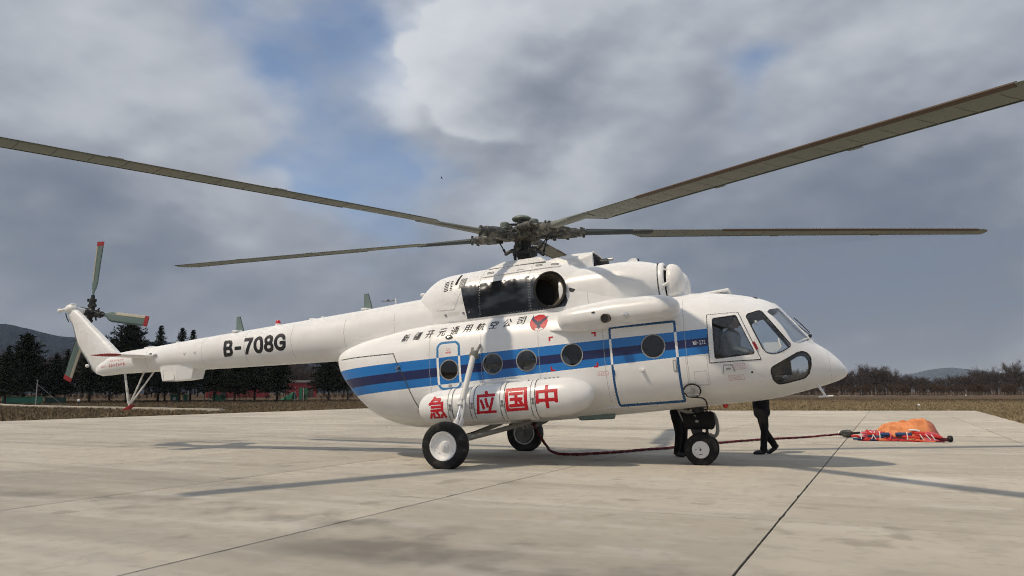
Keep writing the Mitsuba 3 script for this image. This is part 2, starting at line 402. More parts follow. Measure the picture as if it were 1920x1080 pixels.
def lathe(profile, origin, axis, n=40, closed=False):
    """profile (axial, radius) turned about axis through origin"""
    B = basis(axis); pr = np.asarray(profile, float); k = np.arange(n) * 2 * np.pi / n
    R = np.array([np.asarray(origin) + a * B[:, 2] + q * (np.cos(k)[:, None] * B[:, 0] + np.sin(k)[:, None] * B[:, 1]) for a, q in pr])
    return rings_mesh(R, caps=not closed)


def cbox(size, bevel=.01, center=(0, 0, 0), R=None):
    hx, hy, hz = np.asarray(size, float) / 2; b = min(bevel, .9 * min(hx, hy, hz)); P = []
    for sx in (-1, 1):
        for sy in (-1, 1):
            for sz in (-1, 1):
                P += [(sx * (hx - b), sy * (hy - b), sz * hz), (sx * (hx - b), sy * hy, sz * (hz - b)), (sx * hx, sy * (hy - b), sz * (hz - b))]
    P = np.array(P)
    if R is not None:
        P = P @ np.asarray(R).T
    return trimesh.convex.convex_hull(P + np.asarray(center))


def bar(p0, p1, w, h, bevel=.005, up=(0, 0, 1)):
    p0, p1 = np.asarray(p0, float), np.asarray(p1, float); B = basis(p1 - p0, up)
    return cbox((w, h, np.linalg.norm(p1 - p0)), bevel, (p0 + p1) / 2, B)


def ell(c, r, sub=3):
    m = trimesh.creation.icosphere(subdivisions=sub); m.vertices = m.vertices * np.asarray(r) + np.asarray(c); return m


def hull(pts):
    return trimesh.convex.convex_hull(np.asarray(pts, float))


def put(key, mesh, bsdf, smooth=35, local=True, **lab):
    """one entry of the scene; numbered when the key is taken"""
    k, i = key, 0
    while k in scene:
        i += 1; k = f'{key}_{i:03d}'
    if local:
        mesh = mesh.copy(); mesh.vertices = l2w(mesh.vertices)
    scene[k] = mikit.ply(mesh, bsdf, smooth)
    if lab:
        labels[k] = {a.replace('cat', 'category') if a == 'cat' else a: b for a, b in lab.items()}
    return k


def nextkey(key):
    k, i = key, 0
    while any(s == k or s.startswith(k + '__') for s in scene):
        i += 1; k = f'{key}_{i:03d}'
    return k


def sgnpow(a, e):
    return np.sign(a) * np.abs(a) ** e


class Loft:
    """a body along x of superelliptic sections: rows (x, half width, top, bottom)"""

    def __init__(self, rows, zmid, n, yc=0.0, nlow=None):
        self.rows = np.array(rows, float); self.yc = yc
        self.f = [PchipInterpolator(self.rows[:, 0], self.rows[:, k]) for k in (1, 2, 3)]
        self.x0, self.x1 = self.rows[0, 0], self.rows[-1, 0]
        self.zm, self.n = zmid, n
        self.nl = nlow or n

    def par(self, x):
        x = np.clip(x, self.x0, self.x1)
        return self.f[0](x), self.f[1](x), self.f[2](x), self.zm(x), self.n(x), self.nl(x)

    def yS(self, x, z):
        w, zt, zb, zm, n, nl = self.par(x)
        up = z > zm; h = np.where(up, zt - zm, zm - zb); e = np.where(up, n, nl)
        t = np.clip(np.abs(z - zm) / np.maximum(h, 1e-6), 0, 1)
        return w * np.maximum(1 - t ** e, 0) ** (1 / e)

    def mesh(self, xs, m=96, inset=0.0):
        k = np.arange(m) * 2 * np.pi / m; R = []
        for x in xs:
            w, zt, zb, zm, n, nl = self.par(x)
            w, zt, zb = max(w - inset, .01), zt - inset, zb + inset
            c, s = np.cos(k), np.sin(k); e = np.where(s > 0, n, nl)
            R.append(np.stack([np.full(m, x), self.yc + w * sgnpow(c, 2 / e), zm + np.where(s > 0, zt - zm, zm - zb) * sgnpow(s, 2 / e)], -1))
        return rings_mesh(np.array(R))

    def wrap(self, poly, lo=.001, hi=.005, edge=.06, side=-1):
        """a flat (x, z) outline laid on the near (-1) or far (1) side, lo to hi metres proud of the skin"""
        ms = [trimesh.creation.extrude_polygon(g, 1.0, engine='earcut') for g in getattr(poly, 'geoms', [poly]) if g.area > 1e-7]
        m = cat(*ms)
        if edge:
            v, f = trimesh.remesh.subdivide_to_size(m.vertices * [1, 1, 1e-3], m.faces, edge, max_iter=12)
            m = trimesh.Trimesh(v * [1, 1, 1e3], f, process=False)
        x, z, h = m.vertices.T; e = 1e-3
        y = self.yS(x, z)
        gx, gz = (self.yS(x + e, z) - self.yS(x - e, z)) / (2 * e), (self.yS(x, z + e) - self.yS(x, z - e)) / (2 * e)
        gx, gz = np.clip(gx, -6, 6), np.clip(gz, -6, 6)
        N = np.stack([-gx, np.full_like(gx, side), -gz], -1); N /= np.linalg.norm(N, axis=1, keepdims=True)
        m.vertices = np.stack([x, self.yc + side * y, z], -1) + N * (lo + (hi - lo) * np.clip(h, 0, 1))[:, None]
        if side > 0:
            m.invert()
        return m


def rrect(x0, x1, z0, z1, r=.05):
    return sbox(x0 + r, z0 + r, x1 - r, z1 - r).buffer(r, quad_segs=6)


def ringpoly(poly, w):
    return poly.difference(poly.buffer(-w))


GL = {"中": "00240078017942804298439956995798578097809978992498228622852484285728570042004228152813220222;5743844284665766;1443424242661566", "国": "009702999799999799000000;1413841284198217181716181629183042314244234421452155235742574267196817701779198180818180806856685658765778567845724379357930842984851485;5741564056306530;574356435642", "应": "0000041107260838088210844784478744934496559957976384968497839772967121712136171159116626572354244564476654685668576767277444806884699265936383327411981199099900170017071400;2356246031633462453247234521381734183037", "急": "00041126152622232427342735253607520847163825382912291140124173427245174515471555175772577261156110580758016401681175198330994197429641916791738774846873847386718530941699059802950087008112770024002217130002000001;54286415641260086007670868176919781775247526792779295429;29742973517355783278", "新": "342840324915511554345588789388979393959195896381646199609852875187007800785263516121570754004600450149124310;01611362126809771079027902872287199727993287518751804479447639625262525331533143514351343134310329001500130413062206223401340143224322530153;177820702162306236791879;001206201031182912140707", "疆": "3505980599003500;3953985398463946;3999979997923991;4442924292104410;7117841684227223;7129832984357235;5217641664225223;5229642964355235;4687918791574657;7165826483697270;7176827683807281;5376647664805381;5369536464646470;0018112010300330033710371146034606772877279003900399359935691468125612553754351933033100110010052405260926140111;18461837263725301830182227222946", "开": "0046005626562759278904890499969995897589755699569946754575006500654636463227281722071600010001021211182023322645;3656655665893689", "元": "00031311212125322854015401659765975467546707700687078912902891299924970795005900580457543854363633242712190316000100;1098889988891089", "通": "000409141519154901500159245924183709510699089700360029032010150809000200;341234745974597546814383498964827690349034988899939593937378797493749317921585127413722084208431683167136013593143314313;6740843985496849;6757845785656865;43405939594858494349;4357595759654365;039308980998268027782172", "用": "0000081413331499999999029800700068036805890689326031600050004931223218121200;60428941904390606061;6071897190896089;2342494149602361;2471497149892389", "航": "000104080620074100420049075007841784209829972684408440014710512351608560850586049205921993209916980597007700765260526026581955065100220021032104320431421541141910010900;1676155032503276;4271427965795896669967987483737997799670;173623382925302026182419;17702372295625532354", "空": "000744084434133413438743873455345508990799000000;0085448545864096509957859985996189618976107610590059;5664637086589851985093449144;015020593570377043654162275308430544", "公": "589667997386827399559247835571726188;0913161923283751436544664666546354614239261572187120603560376338684087159401830078091203;005316722282299732983996327917560947", "司": "00999999990797006800660566068706880788890089;0178757876690169;0957675767182017181618070907;1947192657265648"}


def glyph(ch, x0, x1, z0, z1, shear=0.0):
    out = None
    for ring in GL[ch].split(';'):
        p = Polygon([(x0 + (x1 - x0) * int(ring[i:i + 2]) / 99, z0 + (z1 - z0) * int(ring[i + 2:i + 4]) / 99) for i in range(0, len(ring), 4)]).buffer(0)
        out = p if out is None else out.symmetric_difference(p)
    return affinity.skew(out, xs=shear, origin=(x0, z0))


def text_poly(text, x0, x1, z0, z1, bold=True):
    """lettering as a flat shape fitted to a rectangle"""
    m = meshkit.text_mesh(text, 1.0, .1, bold)
    top = m.faces[(m.face_normals[:, 2] > .9)]
    g = shapely.union_all([Polygon(m.vertices[f][:, :2]).buffer(1e-4) for f in top]).buffer(-1e-4).simplify(.004)
    a, b, c, d = g.bounds
    return affinity.affine_transform(g, [(x1 - x0) / (c - a), 0, 0, (z1 - z0) / (d - b), x0 - a * (x1 - x0) / (c - a), z0 - b * (z1 - z0) / (d - b)])


# ------------------------------------------------------------------ the helicopter
H = 'helicopter__'
labels['helicopter'] = {'label': 'large white helicopter with a blue side stripe parked on the concrete apron, rotor at rest', 'category': 'helicopter'}
FUS_ROWS = [
    (-4.46, .03, 2.42, 2.34), (-4.40, .22, 2.50, 2.18), (-4.28, .42, 2.58, 1.96), (-4.1, .60, 2.65, 1.72), (-3.8, .82, 2.72, 1.40), (-3.4, 1.02, 2.79, 1.08), (-2.9, 1.16, 2.86, .88),
    (-2.3, 1.235, 2.95, .78), (-1.5, 1.25, 3.02, .755), (0, 1.25, 3.05, .75), (2, 1.25, 3.03, .78), (3, 1.25, 2.98, .81), (3.4, 1.25, 2.95, .825), (3.72, 1.24, 2.92, .835),
    (4.03, 1.21, 2.87, .845), (4.34, 1.16, 2.80, .855), (4.63, 1.08, 2.705, .88), (4.79, 1.02, 2.62, .90), (4.9, .97, 2.52, .92), (5.02, .91, 2.36, .945), (5.2, .80, 2.12, .98),
    (5.34, .71, 1.93, 1.01), (5.42, .65, 1.84, 1.025), (5.6, .50, 1.70, 1.07), (5.77, .34, 1.53, 1.12), (5.87, .20, 1.39, 1.17), (5.93, .03, 1.28, 1.25)]
FUS = Loft(FUS_ROWS, lambda x: np.interp(x, [-4.46, -4.1, -2.5, 3.5, 4.6, 5.3, 5.93], [2.37, 2.28, 1.95, 1.85, 1.70, 1.48, 1.265]),
           lambda x: np.interp(x, [-4.46, -3, -1.5, 3.4, 4.6, 5.93], [2.1, 2.35, 2.75, 2.75, 2.5, 2.1]))
XS = np.unique(np.round(np.r_[-4.46, -4.45, -4.43, np.linspace(-4.4, -2.4, 30), np.linspace(-2.3, 3.4, 34), np.linspace(3.45, 5.85, 56), 5.87, 5.89, 5.905, 5.918, 5.926, 5.93], 4))

QUARTER = [(4.34, 2.34), (4.37, 2.38), (4.56, 2.43), (4.60, 2.41), (5.01, 1.79), (4.99, 1.75), (4.86, 1.68), (4.78, 1.655), (4.69, 1.65), (4.61, 1.68), (4.555, 1.75)]
CHIN = [(4.66, 1.41), (5.11, 1.635), (5.19, 1.65), (5.26, 1.62), (5.305, 1.54), (5.30, 1.41), (5.25, 1.27), (5.17, 1.20), (4.83, 1.135), (4.73, 1.135), (4.67, 1.20), (4.645, 1.32)]
COCKPIT = [(3.765, 2.345), (4.165, 2.37), (4.42, 1.67), (3.745, 1.64)]
WIND = [(-.83, 2.40), (-.74, 2.45), (-.16, 2.52), (-.12, 2.50), (-.12, 1.92), (-.16, 1.885), (-.58, 1.84), (-.78, 1.80), (-.845, 1.82), (-.86, 1.88)]


def rounded(pts, r):
    return Polygon(pts).buffer(-r).buffer(2 * r, quad_segs=5).buffer(-r)


quarter, chin, cockpit, wind = rounded(QUARTER, .03), rounded(CHIN, .05), rounded(COCKPIT, .035), rounded(WIND, .03)
PORTS = [(-1.30, 1.88, .19), (-.385, 1.92, .195), (.30, 1.92, .195), (1.19, 1.945, .20), (2.70, 1.96, .205)]
side_holes = [quarter, chin, cockpit] + [Point(x, z).buffer(r, quad_segs=10) for x, z, r in PORTS]


def prism_y(poly, y0, y1):
    m = trimesh.creation.extrude_polygon(poly, y1 - y0, engine='earcut')
    v = m.vertices; m.vertices = np.stack([v[:, 0], -(v[:, 2]) - y0, v[:, 1]], -1)     # from y = -y0 out to -y1
    return m


def prism_x(poly, x0, x1):
    m = trimesh.creation.extrude_polygon(poly, x1 - x0, engine='earcut')
    v = m.vertices; m.vertices = np.stack([v[:, 2] + x0, v[:, 0], v[:, 1]], -1)
    return m


def mirror(m):
    m = m.copy(); m.vertices = m.vertices * [1, -1, 1]; m.invert(); return m


cut = Manifold()
for g in side_holes:
    c = prism_y(g, .30, 1.7)
    cut = cut + mani(c) + mani(mirror(c))
cw = prism_x(wind, 4.45, 6.0)
cutw = mani(cw) + mani(mirror(cw))
cut = cut + cutw


def bx(x0, x1, y0, y1, z0, z1):
    return Manifold.cube((x1 - x0, y1 - y0, z1 - z0)).translate((x0, y0, z0))


outer = mani(FUS.mesh(XS, 160))
in1, in2, in3 = (mani(FUS.mesh(XS, 96, inset=i)) for i in (.014, .030, .055))
rooms = lambda e: bx(-1.95 + e, 3.35, -2, 2, .70 + e, 2.62 - e) + bx(3.3, 5.56 - e, -2, 2, .70 + e, 3.2 - e)
skin = (outer - (in2 ^ rooms(0))) - cut
put(H + 'fuselage', tm(skin), 'hull_paint', 24)
liner = ((in2 ^ rooms(0)) - (in3 ^ rooms(.03))) - cut
put(H + 'cabin_liner', tm(liner), 'liner_grey', False)
put(H + 'cabin_floor', tm(bx(-1.9, 4.45, -2, 2, 1.12, 1.15) ^ in3), 'dark_inside', False)
glass_shell = outer - in1


def pane(key, cutter, mat):
    """one sheet of glass: the part of the outer skin inside the cutter"""
    t = tm(outer ^ cutter); c = t.triangles_center; w, zt, zb, zm, n, _ = FUS.par(c[:, 0])
    h = np.where(c[:, 2] > zm, zt - zm, zm - zb); F = (np.abs(c[:, 2] - zm) / h) ** n + (np.abs(c[:, 1]) / w) ** n
    put(key, trimesh.Trimesh(t.vertices, t.faces[F > .985], process=False), mat, 24)


def frame_ring(poly, w, lo, hi, side=-1):
    return FUS.wrap(poly.buffer(w).difference(poly.buffer(-.004)), lo, hi, .05, side)


for side in (-1, 1):
    f = (lambda m: m) if side < 0 else mirror
    for i, (x, z, r) in enumerate(PORTS):
        k = nextkey(H + 'porthole')
        g = Point(x, z).buffer(r, quad_segs=12)
        put(k + '__frame', FUS.wrap(g.buffer(.012).difference(g.buffer(-.004)), -.01, .009, .05, side), 'grey_print')
        if i in (1, 2):      # blown bubble panes
            y0 = float(FUS.yS(np.array(x), np.array(z)))
            a = np.linspace(0, np.pi / 2, 12)
            dome = lathe([(.115 * math.sin(t), r * math.cos(t) + .0005) for t in a], (x, side * (y0 - .012), z), (0, side, 0), 36)
            put(k + '__pane', dome, 'dark_glass', 40)
        else:
            pane(k + '__pane', mani(f(prism_y(g.buffer(.003), .30, 1.7))), 'dark_glass')
    k = nextkey(H + 'cockpit_window')
    put(k + '__frame', FUS.wrap(rounded([(3.685, 2.415), (4.20, 2.415), (4.495, 1.575), (3.655, 1.585)], .012).difference(cockpit.buffer(.006)), .004, .016, .05, side), 'white_paint')
    put(k + '__seal', FUS.wrap(rounded([(3.672, 2.43), (4.212, 2.43), (4.515, 1.56), (3.642, 1.57)], .012).difference(rounded([(3.685, 2.415), (4.20, 2.415), (4.495, 1.575), (3.655, 1.585)], .012)), .001, .005, .05, side), 'dark_seam')
    put(k + '__gasket', frame_ring(cockpit, .006, .002, .012, side), 'rubber')
    pane(k + '__pane', mani(f(prism_y(cockpit.buffer(.003), .30, 1.7))), 'side_glass')
    k = nextkey(H + 'quarter_window')
    put(k + '__gasket', frame_ring(quarter, .010, -.004, .005, side), 'rubber')
    pane(k + '__pane', mani(f(prism_y(quarter.buffer(.003), .30, 1.7))), 'glass')
    k = nextkey(H + 'chin_window')
    put(k + '__gasket', frame_ring(chin, .014, -.004, .005, side), 'rubber')
    pane(k + '__pane', mani(f(prism_y(chin.buffer(.003), .30, 1.7))), 'glass')
    pane(nextkey(H + 'windscreen'), mani(f(prism_x(wind.buffer(.003), 4.45, 6.0))), 'glass')
# centre post of the windscreen, following the skin
post = np.array([(x, 0, float(FUS.par(x)[1]) + .012) for x in np.linspace(4.80, 5.36, 14)])
put(H + 'windscreen_post', rings_mesh(np.array([[p + np.array([0, sy * .055, sz * .02]) for sy, sz in ((-1, -1), (1, -1), (1, 1), (-1, 1))] for p in post])), 'white_paint', 30)

# cockpit inside
put(H + 'instrument_panel', hull([(4.62, y, z) for y in (-.78, .78) for z in (1.30, 1.60)] + [(4.82, y, 1.70) for y in (-.66, .66)] + [(4.98, y, 1.60) for y in (-.58, .58)] + [(4.98, y, 1.3) for y in (-.58, .58)]), 'dark_inside', False)
put(H + 'overhead_panel', cbox((.62, .9, .14), .03, (4.25, 0, 2.66)), 'dark_inside', False)
for y in (-.52, .52):
    k = nextkey(H + 'pilot_seat')
    put(k + '__seat', cbox((.46, .46, .12), .04, (3.98, y, 1.50)), 'seat_cloth')
    put(k + '__backrest', cbox((.12, .46, .74), .04, (3.74, y, 1.90)), 'seat_cloth')
    put(k + '__base', cbox((.3, .3, .32), .02, (3.96, y, 1.30)), 'dark_inside')
put(H + 'control_stick', tube(smooth_path([(4.45, -.5, 1.16), (4.46, -.5, 1.5), (4.36, -.5, 1.74)], 12), .017), 'black_paint')
put(H + 'sun_visor', tube([(4.47, -.93, 2.225), (4.50, -.93, 2.225)], .035, 20), 'plain_white')
chart = rounded([(4.565, 1.85), (4.84, 1.85), (4.845, 1.735), (4.80, 1.69), (4.72, 1.67), (4.60, 1.69)], .015)
put(H + 'chart_pocket', FUS.wrap(chart, -.022, -.018, .06), 'white_print', label='white ribbed pouch inside the lower corner of the side windscreen')
for y in (-1, 1):
    put(H + 'wiper_arm', tube(smooth_path([(5.34, y * .20, 1.985), (5.24, y * .34, 2.10), (5.10, y * .45, 2.26)], 10) + [.03, 0, .022], .008, 6), 'black_paint')
    put(H + 'wiper_motor', cbox((.06, .06, .05), .012, (5.37, y * .20, 1.95)), 'black_paint')
put(H + 'windscreen_pipe', tube(smooth_path([(5.38, -.38, 1.84), (5.30, -.50, 1.88), (5.16, -.68, 1.83), (5.07, -.80, 1.80)], 12) + [.02, -.02, .01], .012, 6), 'plain_white')
put(H + 'hand_grip', tube(smooth_path([(4.83, -.985, 1.90), (4.83, -1.035, 1.88), (4.85, -1.03, 1.75), (4.85, -.985, 1.73)], 10), .012, 8), 'plain_white')
put(H + 'window_handle', FUS.wrap(rounded([(4.385, 1.865), (4.425, 1.885), (4.475, 1.755), (4.435, 1.735)], .004), .010, .024), 'red_paint', label='red grip on the front edge of the cockpit side window')

# sliding door: a leaf standing proud of the skin, with the livery running across it
PD = Point(2.70, 1.96).buffer(.222, quad_segs=12)
for side in (-1, 1):
    k = nextkey(H + 'cabin_door')
    put(k + '__leaf', FUS.wrap(rrect(1.925, 3.115, .945, 2.375, .03).difference(PD), .001, .010, .045, side), 'hull_paint', 30)
    put(k + '__handle', FUS.wrap(rrect(3.035, 3.065, 1.50, 1.66, .012), .010, .032, .05, side), 'strut_white')
    put(k + '__handle_plate', FUS.wrap(rrect(3.015, 3.085, 1.47, 1.69, .02), .0105, .014, .05, side), 'grey_print')
    put(k + '__latch', FUS.wrap(rrect(1.925, 1.965, 1.50, 1.60, .012), .010, .03, .05, side), 'blue_trim')
    put(k + '__step', FUS.wrap(rrect(2.44, 2.50, 1.545, 1.575, .006), .010, .09, .05, side), 'white_paint')
put(H + 'door_rail', FUS.wrap(sbox(1.62, .925, 1.93, .945), .002, .035, .05), 'white_paint')
put(H + 'door_hook', FUS.wrap(sbox(3.20, 2.20, 3.245, 2.36), .001, .02, .05), 'white_paint')
k = nextkey(H + 'escape_hatch')
put(k + '__panel', FUS.wrap(rrect(-1.56, -1.05, 1.49, 2.445, .12).difference(Point(-1.30, 1.88).buffer(.21)), .001, .006, .045), 'hull_paint', 30)
put(k + '__sign', FUS.wrap(rrect(-1.36, -1.24, 2.20, 2.235, .01).union(sbox(-1.355, 2.262, -1.25, 2.272)).union(sbox(-1.345, 2.29, -1.26, 2.298)), .0065, .008, .04), 'pale_red_print')
put(k + '__catch', FUS.wrap(rrect(-1.33, -1.27, 1.55, 1.60, .01), .006, .03), 'grey_print')

# printing and small fittings on the near side
for i, ch in enumerate('新疆开元通用航空公司'):
    xc = -2.33 + .2775 * i; zc = 2.615 + .0095 * i
    gl = glyph(ch, xc - .088, xc + .078, zc - .078, zc + .078, 16)
    gl = affinity.rotate(gl.union(affinity.translate(gl, .010, .006)).buffer(.003).buffer(-.005), 3 * math.sin(5 * i))
    put(H + 'painted_character', FUS.wrap(gl, .001, .003, .05), 'black_print', label='small black brush-written character of the company name, number %s from the left' % 'one two three four five six seven eight nine ten'.split()[i])
em = (.555, 2.625)
disc = affinity.scale(Point(em).buffer(.165, quad_segs=16), 1.08, 1.0)
put(H + 'emblem__red_disc', FUS.wrap(disc, .001, .003, .05), 'red_print')
wingL = Polygon([(-.02, -.015), (-.06, .05), (-.135, .10), (-.155, .19), (-.185, .10), (-.125, .03), (-.08, -.03), (-.03, -.07)])
wingR = Polygon([(.02, -.015), (.06, .05), (.12, .085), (.21, .14), (.165, .06), (.11, .02), (.075, -.03), (.03, -.07)])
bird_shape = wingL.union(wingR).union(Polygon([(-.035, .0), (0, .045), (.035, .0), (.03, -.08), (.06, -.15), (.01, -.12), (-.05, -.16), (-.03, -.08)])).buffer(.004)
put(H + 'emblem__eagle', FUS.wrap(affinity.translate(affinity.scale(bird_shape, .82, .82), *em), .003, .005, .05), 'navy_print')
put(H + 'emblem__claws', FUS.wrap(affinity.translate(Polygon([(-.07, -.12), (-.02, -.10), (.0, -.14), (.05, -.10), (.10, -.13), (.06, -.155), (.0, -.165), (-.05, -.16)]), *em), .0052, .0065, .05), 'white_print')
put(H + 'type_name', FUS.wrap(text_poly('Mi-171', 3.40, 3.615, 1.912, 1.985), .001, .003, .05), 'white_print')
for x, z, sx, sz in ((.76, 2.325, 1, -1), (1.67, 2.325, -1, -1), (.76, 1.675, 1, 1), (1.67, 1.675, -1, 1)):
    put(H + 'red_corner_mark', FUS.wrap(Polygon([(x, z), (x + sx * .085, z), (x + sx * .085, z + sz * .03), (x + sx * .03, z + sz * .03), (x + sx * .03, z + sz * .085), (x, z + sz * .085)]).buffer(0), .001, .003, .05), 'red_print')
for x, z, w, h, mat in ((1.74, 1.555, .20, .075, 'pale_red_print'), (2.26, 1.54, .15, .12, 'grey_print'), (2.86, 1.59, .23, .075, 'grey_print'), (4.13, 1.475, .20, .10, 'pale_red_print'), (4.06, 1.29, .26, .085, 'pale_red_print')):
    fr = ringpoly(sbox(x - w / 2, z - h / 2, x + w / 2, z + h / 2), .006)
    for j in range(2):
        for i in range(4):
            fr = fr.union(sbox(x - w * .40 + i * w * .2, z - h * .22 + j * h * .3, x - w * .40 + i * w * .2 + w * rng.uniform(.10, .17), z - h * .22 + j * h * .3 + h * .09))
    put(H + 'notice', FUS.wrap(fr, .001, .0025, .06), mat)
seam = LineString([(-4.10, 2.345), (-2.54, 2.315), (-2.41, 2.04), (-2.29, 1.80), (-2.07, 1.17), (-1.95, .95)]).buffer(.009, cap_style=2)
put(H + 'clamshell_seam', FUS.wrap(seam, .0005, .003, .08), 'dark_seam', label='dark joint line of the rear cargo doors')
for x, z in ((-2.42, 2.045), (-2.06, 1.17)):
    put(H + 'door_hinge', cat(*[FUS.wrap(rrect(x - .05 + a, x + a, z - .05 + b, z - .02 + b, .008), .002, .03) for a, b in ((0, 0), (.05, .03), (.02, -.05))]), 'steel')
put(H + 'vent_oval', FUS.wrap(affinity.scale(Point(-1.30, 2.525).buffer(.07), 1.1, .55), .001, .02, .04), 'hub_dark')
put(H + 'vent_oval__cap', FUS.wrap(affinity.scale(Point(-1.30, 2.525).buffer(.03), 1.2, .5), .02, .03, .04), 'steel')
for x0, x1, z0, z1 in ((3.24, 3.61, 1.20, 1.725), (3.36, 3.58, 1.21, 1.45)):
    put(H + 'access_panel', FUS.wrap(ringpoly(sbox(x0, z0, x1, z1), .005), .0005, .002, .08), 'grey_print')
put(H + 'window_latch', FUS.wrap(Polygon([(3.84, 1.37), (3.87, 1.53), (4.03, 1.52), (4.06, 1.39), (4.035, 1.39), (4.01, 1.50), (3.88, 1.51), (3.86, 1.37)]).buffer(0), .001, .003, .05), 'grey_print')
put(H + 'window_latch__lever', FUS.wrap(rrect(3.91, 3.99, 1.44, 1.465, .01), .002, .02), 'steel')
put(H + 'static_port', FUS.wrap(Point(4.33, 1.36).buffer(.017), .001, .006), 'black_print')
put(H + 'static_port', FUS.wrap(Point(.31, 1.54).buffer(.018), .001, .006), 'black_print')
for i in range(4):
    put(H + 'small_vent', FUS.wrap(rrect(.62 + .08 * i, .665 + .08 * i, 1.535, 1.57, .01), .001, .012), 'grey_print')
# skin joints: thin recessed-looking lines stand as fine strips
lines = [LineString([(x, 1.0), (x, 2.78)]) for x in (-1.72, -.62, .55, 1.80, 3.27)]
for l in lines:
    put(H + 'skin_joint', FUS.wrap(l.buffer(.0035, cap_style=2), .0003, .0012, .09), 'grey_print')
put(H + 'nose_joint', cat(*[tube([(5.62, float(FUS.par(5.62)[0]) * sgnpow(math.cos(a), 2 / 2.2), float(np.where(math.sin(a) > 0, FUS.par(5.62)[1] - FUS.par(5.62)[3], FUS.par(5.62)[3] - FUS.par(5.62)[2])) * sgnpow(math.sin(a), 2 / 2.2) + float(FUS.par(5.62)[3])) for a in np.linspace(0, 2 * np.pi, 60)], .0025, 5)]), 'grey_print')
put(H + 'skid_fairing', hull([(1.04, -.55, .745), (1.70, -.55, .735), (1.74, -.55, .81), (1.02, -.55, .83), (1.04, -.40, .72), (1.70, -.40, .71), (1.74, -.40, .82), (1.02, -.40, .83)]), 'antenna_green', False, label='dark grey flat aerial plate under the belly')
put(H + 'roof_hatch', cbox((.62, .7, .05), .02, (3.72, 0, 2.925), basis((-.07, 0, 1))), 'white_paint')
put(H + 'belly_beacon', lathe([(0, .001), (.0, .05), (.03, .055), (.065, .04), (.085, .001)], (3.74, 0, .845), (0, 0, -1), 20), 'lamp_red')
put(H + 'pitot_mast__stem', tube([(5.36, -.36, 1.12), (5.48, -.37, .87)], [.026, .02]), 'plain_white')
put(H + 'pitot_mast__foot', cbox((.25, .10, .03), .013, (5.49, -.37, .855)), 'plain_white')

# ---------------- tail boom, fin, stabiliser
BOOM = Loft([(-11.62, .02, 2.80, 2.72), (-11.5, .11, 2.93, 2.66), (-11.2, .19, 3.06, 2.63), (-10.9, .235, 3.15, 2.625), (-9.6, .31, 3.21, 2.58), (-8.3, .38, 3.275, 2.515), (-6.5, .445, 3.345, 2.45), (-4.65, .515, 3.42, 2.385),
             (-3.6, .575, 3.465, 2.35), (-2.8, .68, 3.50, 2.30), (-2.0, .81, 3.53, 2.40), (-1.9, .825, 3.535, 2.66), (-1.5, .875, 3.53, 2.70), (-1.0, .90, 3.45, 2.74)], lambda x: np.interp(x, [-11.62, -10.9, -2], [2.76, 2.89, 2.90]), lambda x: np.interp(x, [-4, -2], [2.0, 2.4]))
put(H + 'tail_boom', BOOM.mesh(np.r_[-11.62, -11.6, -11.57, -11.53, np.linspace(-11.5, -1.0, 78)], 72), 'white_paint')
for xb in (-9.75, -8.0, -6.75, -5.45, -4.05, -2.75):
    put(H + 'boom_joint', BOOM.wrap(sbox(xb - .004, 2.64 if xb < -8.5 else 2.52, xb + .004, 3.16 if xb < -8.5 else 3.24), .0003, .0015, .05), 'grey_print')
reg = text_poly('B-708G', -7.33, -5.60, 2.725, 3.09).buffer(.011, join_style=2)
for ch, gm in zip('B-708G', sorted(reg.geoms, key=lambda q: q.bounds[0])):
    put(H + 'registration_letter', BOOM.wrap(gm, .001, .004, .06), 'black_print', label='large black %s of the registration on the tail boom' % {'-': 'hyphen'}.get(ch, ch))
FZ = [2.62, 2.70, 2.86, 3.10, 3.53, 4.00, 4.33, 4.42]
LE = [-10.95, -10.55, -10.60, -10.80, -11.26, -11.80, -12.17, -12.30]
TE = [-11.40, -11.62, -11.80, -11.97, -12.29, -12.44, -12.60, -12.60]
TK = [.10, .18, .21, .23, .21, .17, .14, .11]
fz = np.linspace(2.62, 4.42, 30); R = []
for z in fz:
    le, te, t = (float(PchipInterpolator(FZ, q)(z)) for q in (LE, TE, TK))
    u = np.concatenate([np.linspace(0, 1, 16) ** 1.6, np.linspace(1, 0, 16)[1:-1] ** 1.6])
    s = np.concatenate([np.ones(16), -np.ones(14)])
    y = s * t * (2.0 * np.sqrt(u) * (1 - u) ** .9 + .02)
    R.append(np.stack([le + (te - le) * u, y * .75, np.full_like(u, z)], -1))
put(H + 'tail_fin', rings_mesh(np.array(R)), 'white_paint', 40)
put(H + 'tail_light', ell((-11.93, 0, 2.93), (.05, .05, .045), 2), 'plain_white')
put(H + 'tail_trim', tube([(-11.78, -.075, 2.98), (-11.64, -.10, 2.74)], .008, 6), 'dark_seam')


def marks(x0, x1, z, h, n, seed):
    g = np.random.default_rng(seed); out = []
    for i in range(n):
        x = x0 + (x1 - x0) * (i + .2) / n; w = (x1 - x0) / n * .55
        pts = [(x + g.uniform(0, w), z + g.uniform(0, h)) for _ in range(3)]
        out.append(LineString([(x, z), (x + w * .3, z + h), *pts[:1], (x + w, z + g.uniform(0, h))]).buffer(.006, cap_style=2))
    return shapely.union_all(out)


